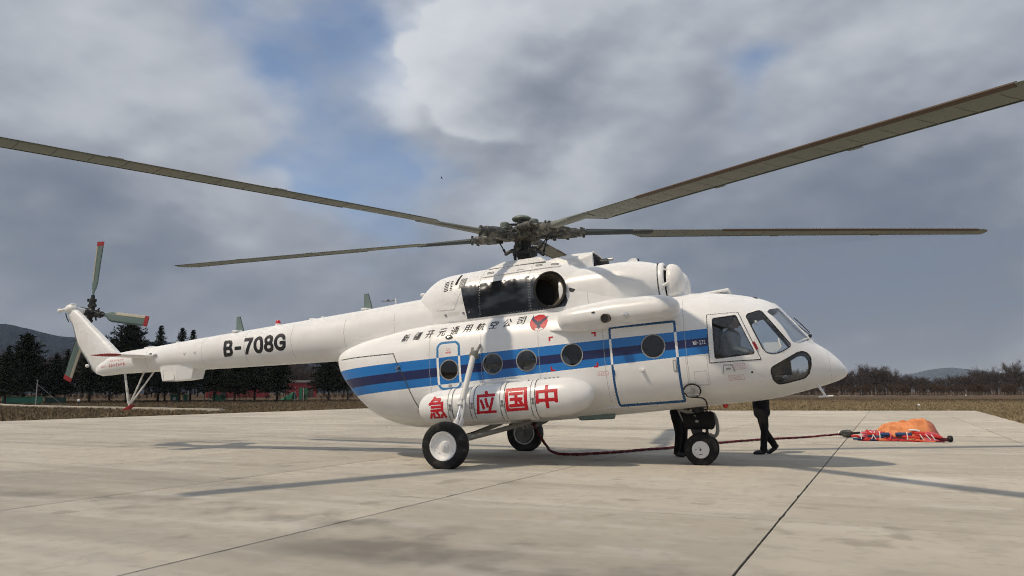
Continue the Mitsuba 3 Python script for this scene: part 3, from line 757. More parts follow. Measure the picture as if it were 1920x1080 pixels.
FINS = Loft([(-12.0, .16, 3.6, 2.6), (-11.6, .20, 3.6, 2.6), (-11.0, .24, 3.6, 2.6), (-10.3, .29, 3.6, 2.6)], lambda x: 2.95 + 0 * x, lambda x: 6 + 0 * x)
for q, mt in ((marks(-10.98, -10.42, 2.80, .075, 7, 2), 'red_print'), (marks(-11.28, -11.08, 2.80, .06, 3, 6), 'pale_red_print'), (marks(-10.95, -10.45, 2.93, .035, 7, 4), 'pale_red_print')):
    for gm in getattr(q, 'geoms', [q]):
        put(H + 'warning_mark', BOOM.wrap(gm, .001, .004, .05), mt)
for s in (-1, 1):
    def st(y):
        k = (y - .2) / 1.17
        return -9.42 - .34 * k, -10.20 - .17 * k, 2.955 + .025 * k
    R = []
    for y in np.r_[.18, .3, .6, .9, 1.1, 1.28, 1.34, 1.37]:
        le, te, z = st(y); t = .05 - .012 * y; t = t if y < 1.3 else t * .6
        u = np.concatenate([np.linspace(0, 1, 10) ** 1.7, np.linspace(1, 0, 10)[1:-1] ** 1.7]); sg = np.concatenate([np.ones(10), -np.ones(8)])
        R.append(np.stack([le + (te - le) * u, np.full_like(u, s * y), z + sg * t * (2 * np.sqrt(u) * (1 - u) + .06) + (u - .5) * .02], -1))
    R = np.array(R)
    k = nextkey(H + 'stabiliser')
    put(k + '__panel', rings_mesh(R[:5]), 'white_paint', 40)
    put(k + '__tip', rings_mesh(R[4:] * [1, 1.0005, 1]), 'red_paint', 40)
    put(k + '__hinge', ell((-9.60, s * .27, 2.96), (.085, .05, .07), 2), 'black_paint')
    put(k + '__nose_fitting', cbox((.10, .05, .05), .012, (-9.42, s * .34, 2.955)), 'grey_print')
k = H + 'tail_skid'
foot = np.array([-10.55, 0, 1.80])
for p, r0 in (((-10.69, 0, 2.63), .035), ((-9.92, .14, 2.60), .026), ((-9.92, -.16, 2.60), .026)):
    put(k + '__strut', tube([p, np.asarray(p) * .55 + foot * .45, foot + [0, 0, .02]], [r0 * .8, r0 * .8, r0 * .75]), 'strut_white')
put(k + '__oleo_sleeve', tube([np.array((-10.69, 0, 2.63)) * .55 + foot * .45, foot * .9 + np.array((-10.69, 0, 2.63)) * .1], .034), 'strut_white')
put(k + '__shoe', hull([(-10.70, y, z) for y in (-.06, .06) for z in (1.715, 1.745)] + [(-10.45, y, z) for y in (-.06, .06) for z in (1.80, 1.84)] + [(-10.55, y, 1.725) for y in (-.05, .05)]), 'red_paint', False)
put(H + 'doppler_box', hull([(-9.34, y, 2.66) for y in (-.27, .27)] + [(-8.80, y, 2.66) for y in (-.29, .29)] + [(-9.28, y, 2.32) for y in (-.25, .25)] + [(-8.86, y, 2.305) for y in (-.26, .26)] + [(-8.46, y, 2.32) for y in (-.20, .20)] + [(-8.38, y, 2.60) for y in (-.22, .22)]), 'white_paint', False)
put(H + 'doppler_box__hatch', cbox((.30, .012, .235), .004, (-9.06, -.268, 2.44)), 'plain_white')
put(H + 'doppler_box__hatch_rim', cat(*[cbox(s_, .002, c_) for s_, c_ in (((.32, .008, .008), (-9.06, -.268, 2.562)), ((.32, .008, .008), (-9.06, -.266, 2.318)), ((.008, .008, .25), (-8.90, -.267, 2.44)), ((.008, .008, .25), (-9.22, -.267, 2.44)))]), 'grey_print')
for x in (-8.50, -8.18):
    put(H + 'small_mark', BOOM.wrap(Polygon([(x - .05, 2.93), (x, 2.85), (x + .05, 2.93), (x + .03, 2.93), (x, 2.88), (x - .03, 2.93)]), .001, .004), 'grey_print')
for a, b in (((-7.31, -7.08), (-7.28, -7.185)), ((-3.84, -3.62), (-3.82, -3.715))):
    zb = float(BOOM.par(np.array(a[0] + .1))[1]) - .03
    put(H + 'blade_aerial', hull([(a[0], y, zb) for y in (-.012, .012)] + [(a[1], y, zb) for y in (-.012, .012)] + [(b[0], y, zb + .40) for y in (-.006, .006)] + [(b[1], y, zb + .40) for y in (-.006, .006)] + [((a[0] + a[1]) / 2, y, zb) for y in (-.028, .028)]), 'antenna_green', 40)
    put(H + 'blade_aerial__edge', tube([(a[1] + .004, 0, zb), (b[1] + .004, 0, zb + .40)], .007, 6), 'black_paint')
    put(H + 'aerial_base', cbox((.42, .16, .04), .015, (sum(a) / 2, 0, zb + .035), basis((.02, 0, 1))), 'white_paint')
put(H + 'tail_beacon__base', lathe([(0, .001), (0, .065), (.07, .06), (.07, .001)], (-6.12, 0, 3.33), (0, 0, 1), 20), 'white_paint')
put(H + 'tail_beacon__lamp', lathe([(0, .001), (0, .058), (.04, .056), (.08, .035), (.09, .001)], (-6.12, 0, 3.40), (0, 0, 1), 20), 'lamp_red')
for x, w in ((-9.02, .10), (-9.9, .3), (-5.18, .16), (-4.9, .06)):
    put(H + 'boom_fitting', cbox((w, .10, .035), .014, (x, 0, float(BOOM.par(np.array(x))[1]) + .010)), 'white_paint')
put(H + 'sensor_arm__post', tube([(-2.98, -.1, 3.46), (-2.99, -.1, 3.62)], .014, 8), 'plain_white')
put(H + 'sensor_arm__vane', tube(smooth_path([(-2.99, -.1, 3.60), (-3.14, -.12, 3.57), (-3.32, -.14, 3.60)], 8), .008, 6), 'black_paint')
put(H + 'sensor_arm__head', ell((-3.16, -.12, 3.60), (.04, .02, .016), 1), 'black_paint')

# ---------------- engine deck
DECK = Loft([(-2.46, .20, 3.30, 2.80), (-2.36, .42, 3.46, 2.74), (-2.2, .60, 3.63, 2.74), (-1.95, .76, 3.80, 2.76), (-1.7, .86, 3.895, 2.78), (-1.3, .93, 3.93, 2.80), (-.7, .945, 3.95, 2.80), (0, .945, 3.96, 2.80),
             (.6, .945, 3.95, 2.80), (1.0, .95, 3.86, 2.79), (1.3, .96, 3.76, 2.78), (1.55, .965, 3.66, 2.77), (1.80, .95, 3.55, 2.76), (2.1, .92, 3.36, 2.76), (2.4, .85, 3.1, 2.76), (2.6, .7, 2.98, 2.78)],
            lambda x: np.interp(x, [-2.46, -2.0, 2.6], [3.0, 2.92, 2.86]), lambda x: np.interp(x, [-2.46, -1.6, .4, 1.6, 2.6], [2.2, 2.9, 3.1, 2.7, 2.2]), nlow=lambda x: 5.0 + 0 * x)
EXC, EXR = np.array([.78, 3.255]), (.292, .328)


def duct(depths, grow=0.0, shear=.62):
    """rings of the exhaust duct, parallel to the cowl side, drifting aft with depth"""
    k = np.arange(48) * 2 * np.pi / 48
    return np.array([np.stack([EXC[0] - shear * t + (EXR[0] + g_) * np.cos(k), np.full(48, -.965 + t), EXC[1] + (EXR[1] + g_) * np.sin(k)], -1) for t, g_ in depths])


hole = rings_mesh(duct([(-.4, -.004), (.66, -.004)]))
hole_m = mirror(hole)
deck_m = mani(DECK.mesh(np.linspace(-2.46, 2.6, 90), 120)) - mani(hole) - mani(hole_m) - bx(-2, 2.62, -.5, .5, 2.6, 2.92)
put(H + 'engine_deck', tm(deck_m), 'white_paint', 26)
PANEL = Polygon([(-1.11, 3.555), (-.97, 2.875), (.66, 2.885), (1.06, 2.90), (1.12, 3.0), (1.08, 3.2), (.80, 3.60), (.66, 3.60)])
ho = affinity.scale(Point(*EXC).buffer(1, quad_segs=16), EXR[0] + .012, EXR[1] + .012)
for side in (-1, 1):
    k = nextkey(H + 'heat_shield')
    parts = [sbox(-1.2, 2.8, -.71, 3.7), sbox(-.705, 2.8, .358, 3.7), sbox(.363, 2.8, 1.2, 3.7)]
    for q in parts:
        put(k + '__plate', DECK.wrap(PANEL.intersection(q).difference(ho), .001, .006, .05, side), 'heat_metal')
    riv = shapely.union_all([Point(x, z).buffer(.010, quad_segs=2) for x in (-.69, .34, .38) for z in np.arange(2.93, 3.58, .055)] + [Point(x, 2.90).buffer(.011, quad_segs=2) for x in np.arange(-.1, .9, .06)])
    put(k + '__rivets', DECK.wrap(riv.difference(ho), .006, .011, None, side), 'steel', kind='stuff')
    f = (lambda m: m) if side < 0 else mirror
    k = nextkey(H + 'exhaust_pipe')
    put(k + '__nozzle', f(rings_mesh(np.concatenate([duct([(.62, .012), (.0, .012), (-.01, -.004), (.04, -.018), (.62, -.03)]), duct([(.62, .012)])]), caps=False)), 'exhaust_metal', 40)
    put(k + '__lip', f(rings_mesh(np.concatenate([duct([(.03, -.012), (-.035, -.006), (-.050, .012), (-.045, .026), (.03, .036), (.03, -.012)])]), caps=False)), 'exhaust_black', 40)
    put(k + '__inner_wall', f(rings_mesh(duct([(.50, -.045), (.60, -.045)]))), 'exhaust_black')
    put(H + 'vent_hole', DECK.wrap(Point(1.22, 3.22).buffer(.062), .001, .006, .05, side), 'black_print')
    for i in range(6):
        put(H + 'louvre', DECK.wrap(affinity.skew(sbox(-1.50, 3.50 + .038 * i, -1.40, 3.516 + .038 * i), ys=8), .001, .006, .06, side), 'black_print')
    for i in range(6):
        put(H + 'louvre', DECK.wrap(affinity.skew(sbox(-1.36, 3.505 + .038 * i, -1.31, 3.521 + .038 * i), ys=8), .001, .006, .06, side), 'black_print')
    put(H + 'deck_slot', DECK.wrap(rounded([(-1.255, 3.61), (-1.19, 3.84), (-1.15, 3.835), (-1.205, 3.61)], .012), .001, .006, .05, side), 'dark_inside')
    for x in (-1.16, -1.13, -1.10, -1.07, -1.045):
        put(H + 'cooling_slat', DECK.wrap(Polygon([(x, 3.52), (x + .035, 3.735), (x + .05, 3.735), (x + .015, 3.52)]), .001, .006, .05, side), 'wheel_grey')
    lines = [LineString([(-.71, 3.56), (-.64, 3.86)]), LineString([(.36, 3.60), (.385, 3.86)]), LineString([(-1.55, 3.10), (-1.25, 3.10), (-1.10, 3.45)]), LineString([(1.52, 2.90), (1.52, 3.60)]), LineString([(-1.7, 3.12), (-1.25, 3.09)])]
    for l in lines:
        put(H + 'cowl_joint', DECK.wrap(l.buffer(.004, cap_style=2), .0005, .002, .07, side), 'grey_print')
    rail = LineString([(-.65, 3.70), (.95, 3.74)]).buffer(.014, cap_style=2)
    put(H + 'cowl_rail', DECK.wrap(rail, .001, .020, .06, side), 'white_paint')
    for x, z in ((-.50, 3.78), (.52, 3.81), (.83, 3.80), (.15, 3.74)):
        put(H + 'cowl_latch', DECK.wrap(ringpoly(rrect(x - .07, x + .07, z - .02, z + .02, .01), .009), .001, .012, .05, side), 'grey_print')
    for x in (-1.45, -1.05, -.92):
        put(H + 'deck_catch', DECK.wrap(rrect(x - .02, x + .02, 2.985, 3.02, .008), .001, .025, .05, side), 'steel')
put(H + 'rear_fitting', cbox((.12, .08, .06), .02, (-2.20, -.35, 3.58)), 'white_paint')
put(H + 'mast_fairing', lathe([(-.25, .62), (-.05, .55), (.02, .46), (.06, .40), (.08, .001)], (-.12, 0, 3.97), (0, 0, 1), 48), 'white_paint', 40)
put(H + 'mast_fairing__ramp', hull([(-.62, y, 3.90) for y in (-.55, .55)] + [(-.30, y, 4.03) for y in (-.42, .42)] + [(.50, y, 4.03) for y in (-.45, .45)] + [(.62, y, 3.90) for y in (-.6, .6)]), 'white_paint', 20)
fanb = hull([(.55, y, 3.90) for y in (-.5, .5)] + [(.80, y, 3.965) for y in (-.42, .42)] + [(1.10, y, 4.01) for y in (-.36, .36)] + [(1.56, y, 3.995) for y in (-.36, .36)] + [(1.56, y, 3.55) for y in (-.47, .47)] + [(1.56, y, 3.93) for y in (-.46, .46)] + [(.6, y, 3.6) for y in (-.6, .6)])
put(H + 'fan_housing', fanb, 'white_paint', 18)
put(H + 'fan_housing__mouth', cbox((.04, .74, .36), .02, (1.56, 0, 3.79)), 'dark_inside')
put(H + 'fan_housing__lip', cbox((.05, .80, .03), .012, (1.57, 0, 3.985)), 'white_paint')
put(H + 'bleed_valve__body', tube([(1.58, -.12, 3.80), (1.80, -.12, 3.80)], .075, 20), 'hub_dark')
put(H + 'bleed_valve__pipe', tube([(1.72, -.12, 3.84), (1.90, -.12, 3.85)], .035, 12), 'steel')
put(H + 'cowl_bump', hull([(2.20, -.52, 3.66), (2.46, -.52, 3.66), (2.42, -.52, 3.73), (2.34, -.52, 3.735), (2.20, -.45, 3.66), (2.46, -.45, 3.66), (2.42, -.46, 3.73)]), 'white_paint', False)
put(H + 'cowl_bump__outlet', cbox((.025, .05, .05), .006, (2.465, -.485, 3.69)), 'black_print')
for s in (-1, 1):
    k = nextkey(H + 'engine_cowl')
    COWL = Loft([(.95, .43, 3.62, 2.74), (1.3, .445, 3.66, 2.72), (1.7, .46, 3.675, 2.70), (2.1, .47, 3.68, 2.70), (2.45, .455, 3.655, 2.71), (2.70, .43, 3.60, 2.74), (2.84, .40, 3.555, 2.79)], lambda x: 3.18 + 0 * x, lambda x: 2.1 + 0 * x, yc=s * .50)
    put(k + '__shell', COWL.mesh(np.linspace(.95, 2.84, 40), 80), 'white_paint')
    put(k + '__front_seam', lathe([(0, .392), (0, .404), (.012, .404), (.012, .392)], (2.838, s * .50, 3.17), (1, 0, 0), 48, closed=True), 'dark_seam')
    put(k + '__intake_lip', lathe([(0, .385), (.02, .398), (.07, .400), (.10, .385), (.11, .36), (.06, .33), (.0, .33)], (2.85, s * .50, 3.17), (1, 0, 0), 48), 'white_paint', 50)
    put(k + '__intake_throat', lathe([(0, .001), (0, .30), (.14, .28), (.14, .001)], (2.90, s * .50, 3.17), (1, 0, 0), 40), 'dark_inside')
    put(k + '__dust_dome', lathe([(0, .30), (-.01, .345), (.03, .372), (.09, .372), (.16, .345), (.22, .285), (.26, .20), (.28, .10), (.283, .001)], (3.005, s * .50, 3.155), (1, 0, -.05), 56), 'plain_white', 60)
    for a in (20, 140, 260):
        q = np.array([0, math.cos(math.radians(a)), math.sin(math.radians(a))])
        put(k + '__dome_strut', tube([np.array([2.94, s * .5, 3.17]) + .36 * q, np.array([3.04, s * .5, 3.16]) + .35 * q], .018, 8), 'plain_white')
    put(k + '__dust_pipe', tube(smooth_path([(3.06, s * .80, 3.15), (2.98, s * .875, 3.10), (2.90, s * .85, 3.07)], 10), .030, 12), 'plain_white')

# ---------------- cabin heater pod and drop tanks
HEAT = Loft([(1.00, .04, 2.62, 2.54), (1.04, .14, 2.70, 2.45), (1.14, .24, 2.775, 2.385), (1.4, .29, 2.81, 2.36), (2.2, .31, 2.865, 2.375), (2.9, .30, 2.855, 2.385), (3.06, .26, 2.82, 2.41), (3.17, .19, 2.76, 2.46), (3.235, .09, 2.69, 2.53), (3.25, .02, 2.64, 2.58)],
            lambda x: np.interp(x, [1, 3.2], [2.575, 2.61]), lambda x: 2.15 + 0 * x, yc=-1.33)
put(H + 'heater_pod__shell', HEAT.mesh(np.r_[1.0, 1.01, 1.025, np.linspace(1.04, 1.2, 8), np.linspace(1.3, 2.9, 20), np.linspace(2.95, 3.2, 10), 3.22, 3.235, 3.243, 3.25], 64), 'white_paint')
put(H + 'heater_pod__bracket', hull([(1.0, -1.28, 2.46), (1.9, -1.28, 2.48), (1.9, -1.1, 2.55), (1.0, -1.1, 2.5), (.78, -1.20, 2.44), (1.15, -1.35, 2.40)]), 'white_paint', False)
put(H + 'heater_pod__exhaust', tube([(2.00, -1.54, 2.53), (1.97, -1.70, 2.50)], .078, 20), 'hub_dark')
put(H + 'heater_pod__exhaust_rim', lathe([(0, .070), (0, .086), (.02, .086), (.02, .070)], (1.972, -1.69, 2.503), (-.1, -1, -.2), 24, closed=True), 'exhaust_metal')
put(H + 'heater_pod__lamp', lathe([(0, .001), (0, .055), (.012, .05), (.03, .025), (.035, .001)], (2.34, -1.615, 2.525), (0, -1, -.2), 24), 'chrome')
put(H + 'heater_pod__drain', HEAT.wrap(rrect(1.72, 1.78, 2.625, 2.65, .008), .001, .012), 'black_print')
for s in (-1, 1):
    TANK = Loft([(x - .05, w * .90, t, q) for x, w, t, q in [(-1.83, .03, 1.20, 1.12), (-1.80, .12, 1.29, 1.03), (-1.72, .22, 1.385, .94), (-1.58, .29, 1.455, .87), (-1.35, .325, 1.485, .84), (-.6, .345, 1.51, .82), (.9, .345, 1.535, .845), (1.15, .335, 1.525, .86), (1.36, .29, 1.48, .91), (1.5, .23, 1.415, .97), (1.59, .15, 1.34, 1.06), (1.63, .07, 1.27, 1.13), (1.64, .02, 1.22, 1.18)]],
                lambda x: np.interp(x, [-1.8, 1.6], [1.16, 1.195]), lambda x: 2.0 + 0 * x, yc=s * 1.44)
    k = nextkey(H + 'drop_tank')
    put(k + '__shell', TANK.mesh(np.r_[-1.83, -1.82, -1.81, np.linspace(-1.80, -1.3, 14), np.linspace(-1.2, .9, 20), np.linspace(1.0, 1.58, 14), 1.6, 1.615, 1.63, 1.64] - .05, 72), 'white_paint')
    for xs in (-1.06, -.615, -.015, .575):
        put(k + '__strap', rings_mesh(np.array([[(x - .05, s * 1.44 + (rr + float(TANK.par(xs)[0])) * math.cos(a), float(TANK.par(xs)[3]) + (rr + float(TANK.par(xs)[1] - TANK.par(xs)[3])) * math.sin(a)) for x, rr in ((xs - .035, -.004), (xs - .035, .007), (xs + .035, .007), (xs + .035, -.004))] for a in np.linspace(0, 2 * np.pi, 73)]), caps=False), 'white_paint')
        for e in (-.042, .042):
            put(k + '__strap_edge', tube([(xs + e - .05, s * 1.44 + (.004 + float(TANK.par(xs)[0])) * math.cos(a), float(TANK.par(xs)[3]) + (.004 + float(TANK.par(xs)[1] - TANK.par(xs)[3])) * math.sin(a)) for a in np.linspace(0, 2 * np.pi, 60)], .006, 5), 'dark_seam')
        put(k + '__strap_clamp', cat(*[cbox((.05, .03, .045), .008, (xs - .05, s * (1.44 + .315), 1.165 + dz)) for dz in (-.05, .02)] + [tube([(xs - .05, s * 1.77, 1.09), (xs - .05, s * 1.77, 1.21)], .010, 8)]), 'steel')
    put(k + '__bracket', cat(cbox((.5, .3, .05), .02, (-.4, s * 1.22, .80)), cbox((.10, .30, .05), .02, (.4, s * 1.26, .83))), 'white_paint')
    put(k + '__pipe', tube(smooth_path([(-.75, s * 1.30, 1.46), (-.5, s * 1.40, 1.56), (-.05, s * 1.45, 1.57), (.15, s * 1.30, 1.56)], 14), .020, 8), 'plain_white')
    if s < 0:
        for ch, x0, x1, z0, z1 in (('急', -1.57, -1.20, .965, 1.375), ('应', -.595, -.195, .99, 1.405), ('国', -.005, .42, .995, 1.41), ('中', .58, .995, 1.005, 1.415)):
            put(k + '__character', TANK.wrap(glyph(ch, x0, x1, z0, z1, 0), .001, .003, .05), 'red_print', label='red painted Chinese character on the tank, %s' % {'急': 'last at the tail end', '应': 'third from the front', '国': 'second from the front', '中': 'first at the front end'}[ch])

# ---------------- landing gear (ground plane at z = 0 in the world, so these are set in world coordinates)


def wheel(key, c, axis, R, W, rim, mat_rim, steer=0, flat=.02):
    c = np.asarray(c, float)
    pr = [(-W * .36, rim), (-W * .46, rim + .02), (-W * .5, R * .80), (-W * .44, R * .925), (-W * .26, R * .985), (0, R), (W * .26, R * .985), (W * .44, R * .925), (W * .5, R * .80), (W * .46, rim + .02), (W * .36, rim)]
    s = np.linspace(0, 1, len(pr)); f = PchipInterpolator(s, np.array(pr)); pr = f(np.linspace(0, 1, 34))
    t = lathe(pr, c, axis, 64, closed=True)
    v = t.vertices; low = v[:, 2] < flat * .5
    v[:, 2] = np.maximum(v[:, 2], 0.002)
    near = np.clip(1 - (v[:, 2]) / .12, 0, 1); v += near[:, None] * ((v - c) @ unit(axis))[:, None] * unit(axis) * .10
    put(key + '__tyre', t, 'rubber', 50, local=False)
    o = unit(axis)
    put(key + '__rim', lathe([(W * .10, .001), (W * .10, rim * .36), (W * .12, rim * .60), (W * .16, rim * .74), (W * .30, rim * .86), (W * .40, rim * .92), (W * .43, rim * 1.0), (W * .40, rim * 1.04), (W * .25, rim * 1.0), (-W * .36, rim * 1.0), (-W * .40, rim * .9), (-W * .2, rim * .8), (-W * .2, .001)], c, axis, 56), mat_rim, 30, local=False)
    put(key + '__hub_cap', lathe([(W * .08, rim * .33), (W * .24, rim * .32), (W * .28, rim * .25), (W * .28, rim * .14), (W * .34, rim * .13), (W * .36, rim * .10), (W * .36, .001)], c, axis, 40), mat_rim, 30, local=False)
    return o


MW = [np.array([-.90, -2.255, .40]), np.array([-.90, 2.255, .40])]
for s, c in ((-1, MW[0]), (1, MW[1])):
    k = nextkey(H + 'main_wheel')
    wheel(k, c, (0, s, 0), .432, .28, .255, 'wheel_white' if s < 0 else 'wheel_white')
    put(k + '__brake', lathe([(-.10, .001), (-.10, .20), (-.02, .215), (.03, .19), (.03, .001)], c - [0, s * .06, 0], (0, s, 0), 40), 'wheel_grey', 30, local=False)
    for a in np.arange(8) * np.pi / 4:
        put(k + '__rim_bolt', lathe([(.0, .001), (0, .012), (.012, .012), (.012, .001)], c + [.155 * math.cos(a), s * .048, .155 * math.sin(a)], (0, s, 0), 8), 'wheel_white', local=False)
    k = nextkey(H + 'main_gear')
    top = l2w(np.array([-.73, s * 1.36, 2.10])); bot = c + [.06, -s * .165, .10]
    mid = bot + (top - bot) * .60
    put(k + '__strut_lower', tube([bot, bot + (top - bot) * .22], .070, 20), 'strut_white', local=False)
    put(k + '__piston', tube([bot + (top - bot) * .20, bot + (top - bot) * .42], .038, 20), 'chrome', local=False)
    put(k + '__strut_upper', tube([bot + (top - bot) * .40, top], [.058, .055], 20), 'strut_white', local=False)
    put(k + '__collar', cat(tube([bot + (top - bot) * .39, bot + (top - bot) * .44], .072, 20), cbox((.10, .10, .08), .015, bot + (top - bot) * .455 + [0, s * .03, 0])), 'strut_white', local=False)
    put(k + '__side_pipe', tube(smooth_path([bot + (top - bot) * .12 + [.07, s * .06, 0], bot + (top - bot) * .28 + [.10, s * .05, 0], bot + (top - bot) * .46 + [.06, s * .05, 0]], 10), .018, 8), 'plain_white', local=False)
    put(k + '__top_fitting', cat(ell(top, (.09, .06, .09), 2), cbox((.16, .16, .12), .03, top - [0, s * .06, 0]), bar(top + [.06, s * .0, .05], top + [.11, -s * .10, .22], .045, .05, .012), bar(top + [-.03, s * .02, .04], top + [-.05, -s * .08, .16], .05, .04, .01), cbox((.12, .06, .08), .015, top + [.02, s * .03, .06])), 'strut_grey', local=False)
    put(k + '__torque_arm', cat(bar(bot + [.03, 0, .02], bot + (top - bot) * .2 + [.13, s * .02, 0], .03, .05), bar(bot + (top - bot) * .2 + [.13, s * .02, 0], bot + (top - bot) * .38, .03, .05)), 'strut_white', local=False)
    put(k + '__axle', tube([c + [0, -s * .22, 0], c], .055, 16), 'strut_grey', local=False)
    inner = l2w(np.array([-.60, s * .45, .78])); inner2 = l2w(np.array([.05, s * .55, .76]))
    for q, nm in ((inner, 'brace'), (inner2, 'brace')):
        put(k + '__' + nm, tube([c + [.03, -s * .20, .04], q], [.045, .048], 14), 'strut_grey', local=False)
    put(k + '__brake_hose', tube(smooth_path([c + [.05, -s * .20, .08], c + [.14, -s * .34, .15], c * .6 + inner * .4 + [.03, 0, .06], inner], 14), .012, 6), 'rubber', local=False)

NX = 3.36
for s in (-1, 1):
    k = nextkey(H + 'nose_wheel')
    wheel(k, (NX, s * .19, .283), (0, s, 0), .302, .185, .155, 'wheel_white')
    put(k + '__cover', lathe([(.085, .001), (.085, .15), (.078, .158), (.06, .158), (.06, .001)], (NX, s * .19, .283), (0, s, 0), 40), 'wheel_white', 30, local=False)
    put(k + '__bolt', lathe([(.085, .001), (.085, .018), (.094, .016), (.094, .001)], (NX, s * .19, .283), (0, s, 0), 12), 'black_print', local=False)
    put(k + '__valve', lathe([(.085, .001), (.085, .012), (.09, .012), (.09, .001)], (NX - .085, s * .19, .283), (0, s, 0), 10), 'black_print', local=False)
    put(k + '__stamp', cbox((.06, .004, .012), .001, (NX, s * (.19 + .087), .20)), 'black_print', local=False)
k = H + 'nose_gear'
put(k + '__axle', tube([(NX, -.20, .283), (NX, .20, .283)], .04, 14), 'black_paint', local=False)
put(k + '__fork', cat(bar((NX - .10, 0, .62), (NX - .01, 0, .30), .11, .14, .02), bar((NX - .16, 0, .72), (NX - .08, 0, .50), .16, .12, .02)), 'black_paint', 20, local=False)
put(k + '__strut', tube([(NX - .06, 0, .55), (NX - .04, 0, 1.32)], .075, 20), 'black_paint', local=False)
put(k + '__strut_head', cat(tube([(NX - .055, 0, .92), (NX - .05, 0, 1.14)], .115, 20), cbox((.14, .14, .10), .02, (NX - .05, 0, 1.05))), 'black_paint', 25, local=False)
put(k + '__cover_drum', lathe([(-.285, .001), (-.285, .10), (-.275, .15), (-.25, .165), (.0, .170), (.24, .165), (.27, .15), (.285, .10), (.285, .001)], (NX - .035, -.03, .81), (1, 0, .02), 36), 'black_fabric', 40, local=False)
put(k + '__drum_seam', lathe([(-.005, .168), (-.005, .176), (.02, .176), (.02, .168)], (NX + .17, -.03, .814), (1, 0, .02), 36, closed=True), 'rubber', local=False)
put(k + '__latch', cat(ell((NX - .06, -.205, .80), (.035, .02, .03), 2), ell((NX - .09, -.195, .90), (.02, .02, .02), 1)), 'steel', local=False)
put(k + '__drag_arm', cat(bar((NX - .42, -.10, 1.02), (NX - .12, -.10, .93), .05, .06), bar((NX - .42, -.10, 1.02), (NX - .28, -.10, .70), .022, .03), bar((NX - .28, -.10, .70), (NX - .10, -.10, .72), .02, .03), bar((NX - .40, .10, 1.02), (NX - .12, .10, .93), .05, .06)), 'strut_grey', 20, local=False)
put(k + '__drag_plate', hull([(NX - .36, y, z) for y in (-.12, .12) for z in (1.02, 1.05)] + [(NX - .10, y, z) for y in (-.12, .12) for z in (1.01, 1.06)]), 'black_paint', False, local=False)
put(k + '__tow_hook', tube(smooth_path([(NX + .22, -.02, .95), (NX + .285, -.02, .80), (NX + .30, -.02, .62), (NX + .24, -.02, .52), (NX + .14, -.02, .56)], 18), .034, 10), 'strut_grey', local=False)
put(k + '__steering_bar', tube([(NX + .10, 0, .66), (NX + .11, 0, .50)], .03, 10), 'black_paint', local=False)
a = np.linspace(0, 2 * np.pi, 30)
loop1 = np.stack([NX - .02 - .145 * np.cos(a * .93 + .1), -1.10 - .06 * np.sin(a * .93 + .1), 1.365 + .115 * np.sin(a * .93 + .1)], -1)
loop2 = smooth_path([(NX - .13, -1.07, 1.27), (NX + .0, -1.07, 1.25), (NX + .12, -1.06, 1.245), (NX + .21, -1.0, 1.17), (NX + .20, -.78, 1.05), (NX + .10, -.4, 1.02), (NX + .0, -.12, 1.03)], 24)
put(k + '__brake_hose', tube(loop1, .013, 8), 'rubber', local=False)
put(k + '__brake_hose', tube(loop2, .013, 8), 'rubber', local=False)
put(k + '__hose_fitting', cat(cbox((.16, .10, .03), .008, (NX - .03, -1.05, 1.275)), cbox((.05, .10, .10), .01, (NX - .01, -1.09, 1.36)), ell((NX + .08, -1.06, 1.29), (.03, .03, .025), 1)), 'steel', 25, local=False)

# ---------------- main rotor (world coordinates: the disc stands almost level)
AZ0, CONE, DROOP, HZ, TX, TY, HX = 26.3, .0241, .0562, 4.6305, .0337, .0887, -.1285
FLAP = [-.0616, 0.0, .0208, .0755, -.0346]


def rotor_pt(k, R):
    R = np.asarray(R, float); a = math.radians(AZ0 + 72 * k); x, y = R * math.cos(a), R * math.sin(a); rr = np.maximum(R - 1, 0)
    return np.stack([x + HX, y, HZ + TX * x + TY * y + (CONE + FLAP[k]) * rr - DROOP * rr ** 2 / 93], -1)


def blade_frames(k, Rs, pitch0=7.0, pitch1=1.5):
    a = math.radians(AZ0 + 72 * k); C = rotor_pt(k, Rs)
    t = np.gradient(C, axis=0); t /= np.linalg.norm(t, axis=1, keepdims=True)
    e = np.array([math.sin(a), -math.cos(a), 0.0]); e = e - t * (t @ e)[:, None]; e /= np.linalg.norm(e, axis=1, keepdims=True)
    up = np.cross(e, t); up *= np.sign(up[:, 2:3])
    th = np.radians(np.interp(Rs, [1, 10.6], [pitch0, pitch1]))[:, None]
    return C, t, e * np.cos(th) + up * np.sin(th), up * np.cos(th) - e * np.sin(th)


def section(le, te, thick, n=11):
    """closed aerofoil section: points (chordwise towards the leading edge, up)"""
    u = np.linspace(0, 1, n) ** 1.8; u2 = u[::-1][1:-1]
    h = lambda q: thick * (2.2 * np.sqrt(q) * (1 - q) ** .9 + .03 * (1 - q) + .012)
    return np.concatenate([np.stack([le - (le - te) * u, h(u) * .55], -1), np.stack([le - (le - te) * u2, -h(u2) * .45], -1)])


def sweep(k, Rs, fn, **kw):
    C, t, e, up = blade_frames(k, np.asarray(Rs, float), **kw)
    return rings_mesh(np.array([C[i] + s[:, :1] * e[i] + s[:, 1:] * up[i] for i, s in enumerate(fn(r) for r in Rs)]))


